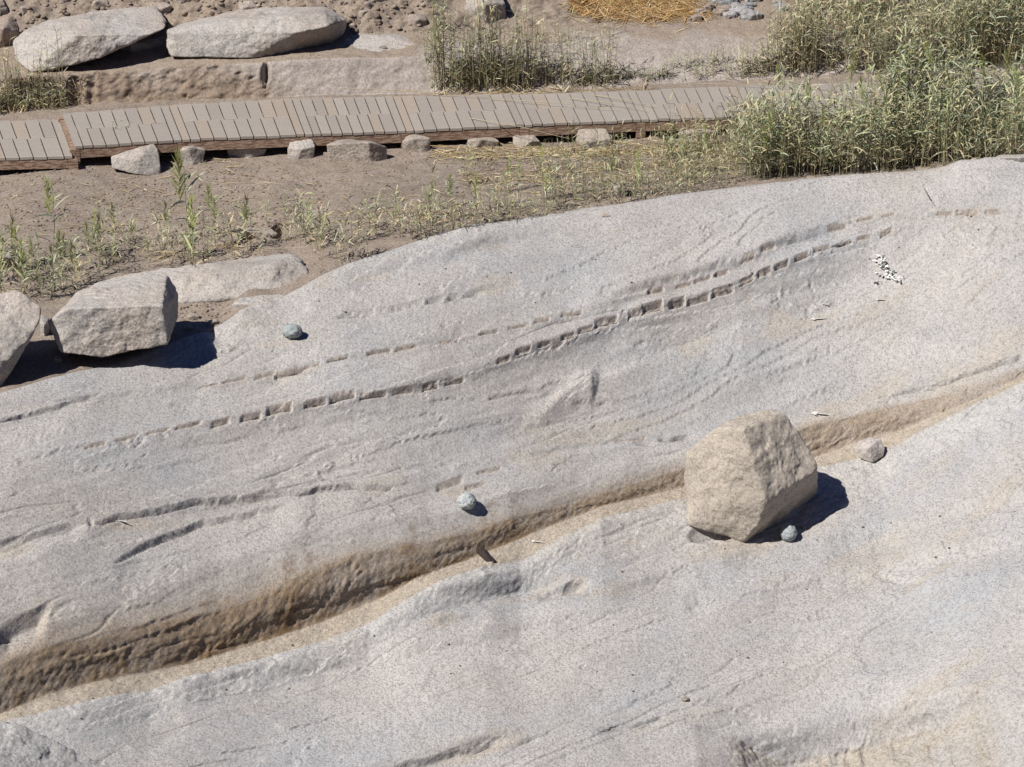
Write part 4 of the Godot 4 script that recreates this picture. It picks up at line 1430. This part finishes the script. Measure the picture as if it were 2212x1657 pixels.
func gravel(called: String, label: String, t: Dictionary, areas: Array, material: Material, tints: Array) -> void:
	var s := icosphere(1)
	var v := PackedVector3Array()
	for d in s.v: v.append(d * Vector3(1, 0.7, 0.9) * (1 + 0.35 * noise_rough.get_noise_3d(d.x * 2, d.y * 2, d.z * 2)))
	var mm := MultiMesh.new()
	mm.transform_format = MultiMesh.TRANSFORM_3D
	mm.use_colors = true
	mm.mesh = smooth_mesh(v, s.f, PackedColorArray())
	var places := []
	for a in areas:
		# [u0, u1, v at u0, v at u1, half height in v, count, size from, to]
		for k in a[5]:
			var f := rng.randf()
			var p := hit(t, lerpf(a[0], a[1], f), lerpf(a[2], a[3], f) + rng.randf_range(-1, 1) * a[4], 17.0)
			var size: float = lerpf(a[6], a[7], pow(rng.randf(), 3.0))
			places.append(Transform3D(Basis.from_euler(Vector3(rng.randf() * 0.6, rng.randf() * TAU, rng.randf() * 0.6)).scaled(Vector3(size, size * rng.randf_range(0.6, 1.0), size)), p + Vector3(0, size * 0.25, 0)))
	mm.instance_count = places.size()
	for i in places.size():
		mm.set_instance_transform(i, places[i])
		mm.set_instance_color(i, tints[rng.randi() % tints.size()] * rng.randf_range(0.8, 1.15))
	var o := MultiMeshInstance3D.new()
	o.name = numbered(called)
	o.multimesh = mm
	o.material_override = material
	add_child(o)
	tag(o, label, "gravel", "", "stuff")

func build_gravel() -> void:
	gravel("dirt_gravel", "small pebbles and clods strewn over the dirt", ground, [[-60, 1600, 470, 350, 110, 3200, 0.003, 0.017], [-60, 700, 470, 480, 110, 1800, 0.003, 0.018], [-40, 960, 20, 20, 50, 700, 0.008, 0.04], [380, 520, 660, 680, 30, 160, 0.005, 0.02], [0, 930, 110, 90, 25, 240, 0.004, 0.015]], M.dirt, [Color(0.29, 0.24, 0.195), Color(0.25, 0.20, 0.165), Color(0.34, 0.29, 0.25), Color(0.22, 0.175, 0.145)])
	gravel("rock_grit", "dark grit and crumbs lying on the bedrock", rock, [[0, 2212, 1500, 1300, 120, 90, 0.004, 0.014], [500, 2212, 640, 520, 70, 60, 0.004, 0.014], [1250, 2212, 1190, 1160, 60, 50, 0.004, 0.014]], M.dirt, [Color(0.16, 0.125, 0.10), Color(0.28, 0.23, 0.18)])

func build_dark_piece() -> void:
	var a := hit(rock, 1034, 1188)
	var b := hit(rock, 1068, 1221)
	var w := Weave.new()
	var side := (b - a).cross(Vector3.UP).normalized()
	var pts := [a + Vector3(0, 0.05, 0) - side * 0.02, a + Vector3(0, 0.03, 0) + side * 0.035, b + side * 0.03, b - side * 0.05, a - side * 0.03, a + side * 0.04, (a + b) / 2 + Vector3(0, 0.035, 0), (a + b) / 2 + side * 0.045, (a + b) / 2 - side * 0.05]
	var o := put("dark_clod", stone_mesh(pts, a, 4, 30.0, 0.008, Color(0.06, 0.04, 0.03), 2.0, Color(0.03, 0.03, 0.04)), M.granite)
	o.position = a
	tag(o, "narrow dark brown piece lying across the sandy gutter left of the white feather", "clod")

func build_straw() -> void:
	var yellow := [Color(0.52, 0.42, 0.24), Color(0.46, 0.34, 0.17), Color(0.56, 0.48, 0.32), Color(0.40, 0.30, 0.17)]
	straw("straw_litter", "pale straw litter lying below the boardwalk and between the dry plants", ground, [
		[940, 1600, 335, 320, 16, 800, 0.08, 0.4], [1000, 1600, 390, 350, 28, 520, 0.05, 0.28], [170, 240, 336, 330, 6, 90, 0.06, 0.22], [250, 520, 345, 350, 12, 50, 0.05, 0.2],
		[0, 900, 420, 380, 50, 120, 0.05, 0.22], [0, 700, 480, 460, 50, 90, 0.05, 0.25], [300, 620, 545, 530, 25, 60, 0.06, 0.35], [700, 1000, 480, 440, 40, 90, 0.05, 0.25], [0, 180, 232, 222, 10, 110, 0.05, 0.2], [940, 1400, 205, 192, 8, 110, 0.08, 0.35],
	], yellow)
	straw("straw_mat", "orange brown mat of matted straw on the bank at the top", ground, [[1235, 1500, 8, 2, 34, 1500, 0.08, 0.35], [1290, 1540, 34, 30, 20, 420, 0.06, 0.28]], [Color(0.44, 0.27, 0.11), Color(0.50, 0.33, 0.15), Color(0.38, 0.22, 0.09), Color(0.55, 0.42, 0.24)])
	# single dry canes fallen across the boardwalk
	for s in [[735, 190, 1100, 214], [800, 198, 985, 206], [1060, 214, 1340, 238], [1230, 212, 1400, 240], [1015, 255, 1230, 300], [1500, 180, 1820, 196], [1280, 205, 1420, 232]]:
		var a := at_height(s[0], s[1], 0.265)
		var b := at_height(s[2], s[3], 0.265)
		var w := Weave.new()
		var m := (a + b) / 2 + Vector3(0, 0.03, 0.03)
		w.stick(Vector3.ZERO, m - a, 0.0042, 0.0036, DRYS[2], DRYS[0])
		w.stick(m - a, b - a, 0.0036, 0.002, DRYS[0], DRYS[2])
		var o := put("fallen_cane", w.mesh(), M.straw)
		o.position = a
		tag(o, "long dry cane fallen across the boardwalk planks", "cane", "dry canes on the boardwalk")

# ------------------------------------------------------------------ feathers

func feather_mesh(size: float) -> ArrayMesh:
	var w := Weave.new()
	w.stick(Vector3(-size * 0.5, 0.006, 0), Vector3(size * 0.5, 0.012, 0), size * 0.012 + 0.001, 0.0008, Color.WHITE, Color.WHITE)
	w.blade(Vector3(-size * 0.3, 0.008, 0), Vector3(1, 0.12, 0.04).normalized(), Vector3(0, 0.3, 1).normalized(), 0.06, size * 0.85, size * 0.2, Color.WHITE, Color.WHITE)
	for k in 5:
		w.blade(Vector3(-size * (0.38 - k * 0.03), 0.008, 0), Vector3(0.5, 0.25, 0.9 if k % 2 else -0.9).normalized(), Vector3(1, 0, 0), 0.1, size * 0.22, size * 0.07, Color.WHITE, Color.WHITE)
	return w.mesh()

func build_feathers() -> void:
	for f in [[1160, 1173, 0.13, "single white feather on the sand of the gutter below the large boulder's left side"], [262, 1128, 0.14, "white feather lying in the dusty crack at the left"], [1767, 691, 0.16, "white feather on the dusty ledge left of the feather heap"], [1775, 897, 0.22, "long pale feather above the sandy gutter behind the large boulder"], [1782, 660, 0.08, "white downy tuft on the hollow face above the dusty ledge"], [1902, 650, 0.1, "white downy tuft below the feather heap"]]:
		var o := put("feather", feather_mesh(f[2]), M.feather)
		o.position = hit(rock, f[0], f[1]) + Vector3(0, 0.004, 0)
		o.rotation.y = rng.randf_range(-0.4, 0.4)
		tag(o, f[3], "feather")
	var at := hit(rock, 1915, 590)
	var heap := thing("feather_heap", at, "ragged heap of white feathers with dark bits on the sloping rock at the right", "feathers")
	var spots := [[1893, 553, 12], [1905, 562, 14], [1908, 575, 16], [1916, 585, 16], [1906, 592, 12], [1918, 597, 18], [1930, 600, 18], [1945, 603, 14], [1896, 566, 8]]
	for s in spots:
		var w := Weave.new()
		var p := hit(rock, s[0], s[1]) - at
		for k in s[2]:
			var a := rng.randf() * TAU
			var d := Vector3(cos(a), rng.randf_range(0.0, 0.22), sin(a)).normalized()
			w.blade(p + Vector3(rng.randf_range(-0.05, 0.05), 0.012, rng.randf_range(-0.05, 0.05)), d, (d.cross(Vector3.UP) + Vector3(0, 0.3, 0)).normalized(), rng.randf_range(0.0, 0.2), rng.randf_range(0.025, 0.06), rng.randf_range(0.015, 0.03), Color.WHITE, Color.WHITE)
		put("feather_tuft", w.mesh(), M.feather, heap)
	for s in [[1905, 595], [1893, 611], [1912, 578]]:
		var w := Weave.new()
		var p := hit(rock, s[0], s[1]) - at
		for k in 9:
			var a := rng.randf() * TAU
			var d := Vector3(cos(a), rng.randf_range(0.3, 1.0), sin(a)).normalized()
			w.blade(p, d, d.cross(Vector3.UP).normalized(), 0.3, rng.randf_range(0.03, 0.055), 0.016, Color.WHITE, Color.WHITE)
		put("dark_scrap", w.mesh(), M.dark_feather, heap)

# ------------------------------------------------------------------ everything

func _ready() -> void:
	rng.seed = 20240611
	var cam := Camera3D.new()
	cam.name = "camera"
	cam.position = EYE
	cam.rotation_degrees = Vector3(-PITCH, 0, 0)
	cam.fov = VFOV
	cam.near = 0.5
	cam.far = 200
	add_child(cam)
	var env := Environment.new()
	var sky_mat := ProceduralSkyMaterial.new()
	sky_mat.sky_top_color = Color(0.20, 0.36, 0.68)
	sky_mat.sky_horizon_color = Color(0.55, 0.66, 0.80)
	sky_mat.ground_bottom_color = Color(0.45, 0.40, 0.35)
	sky_mat.ground_horizon_color = Color(0.55, 0.52, 0.48)
	sky_mat.sky_energy_multiplier = 0.55
	sky_mat.ground_energy_multiplier = 0.55
	var sky := Sky.new()
	sky.sky_material = sky_mat
	env.background_mode = Environment.BG_SKY
	env.sky = sky
	env.tonemap_mode = Environment.TONE_MAPPER_LINEAR
	env.tonemap_exposure = 1.28
	env.sdfgi_enabled = true
	env.ssao_enabled = true
	env.ssil_enabled = true
	var we := WorldEnvironment.new()
	we.name = "environment"
	we.environment = env
	add_child(we)
	var sun := DirectionalLight3D.new()
	sun.name = "sun"
	sun.light_energy = 1.6
	sun.light_color = Color(1.0, 0.987, 0.962)
	sun.light_angular_distance = 0.5
	sun.shadow_enabled = true
	add_child(sun)
	var el := deg_to_rad(50.0)
	var az := deg_to_rad(37.0)
	var to_sun := Vector3(-cos(el) * cos(az), sin(el), cos(el) * sin(az))
	sun.look_at_from_position(to_sun * 30, Vector3.ZERO, Vector3.UP)
	for q in [[noise_big, 0.9, 3, 5], [noise_strata, 1.6, 7, 4], [noise_fine, 5.0, 11, 3], [noise_tone, 0.8, 17, 4], [noise_rough, 1.6, 23, 3]]:
		q[0].noise_type = FastNoiseLite.TYPE_SIMPLEX_SMOOTH
		q[0].frequency = q[1]
		q[0].seed = q[2]
		q[0].fractal_octaves = q[3]
	make_materials()
	var t := Time.get_ticks_msec()
	build_rock()
	build_ground()
	t = Time.get_ticks_msec()
	build_walkway()
	build_stones()
	t = Time.get_ticks_msec()
	build_reeds()
	build_straw()
	build_feathers()
	build_gravel()
	build_dark_piece()
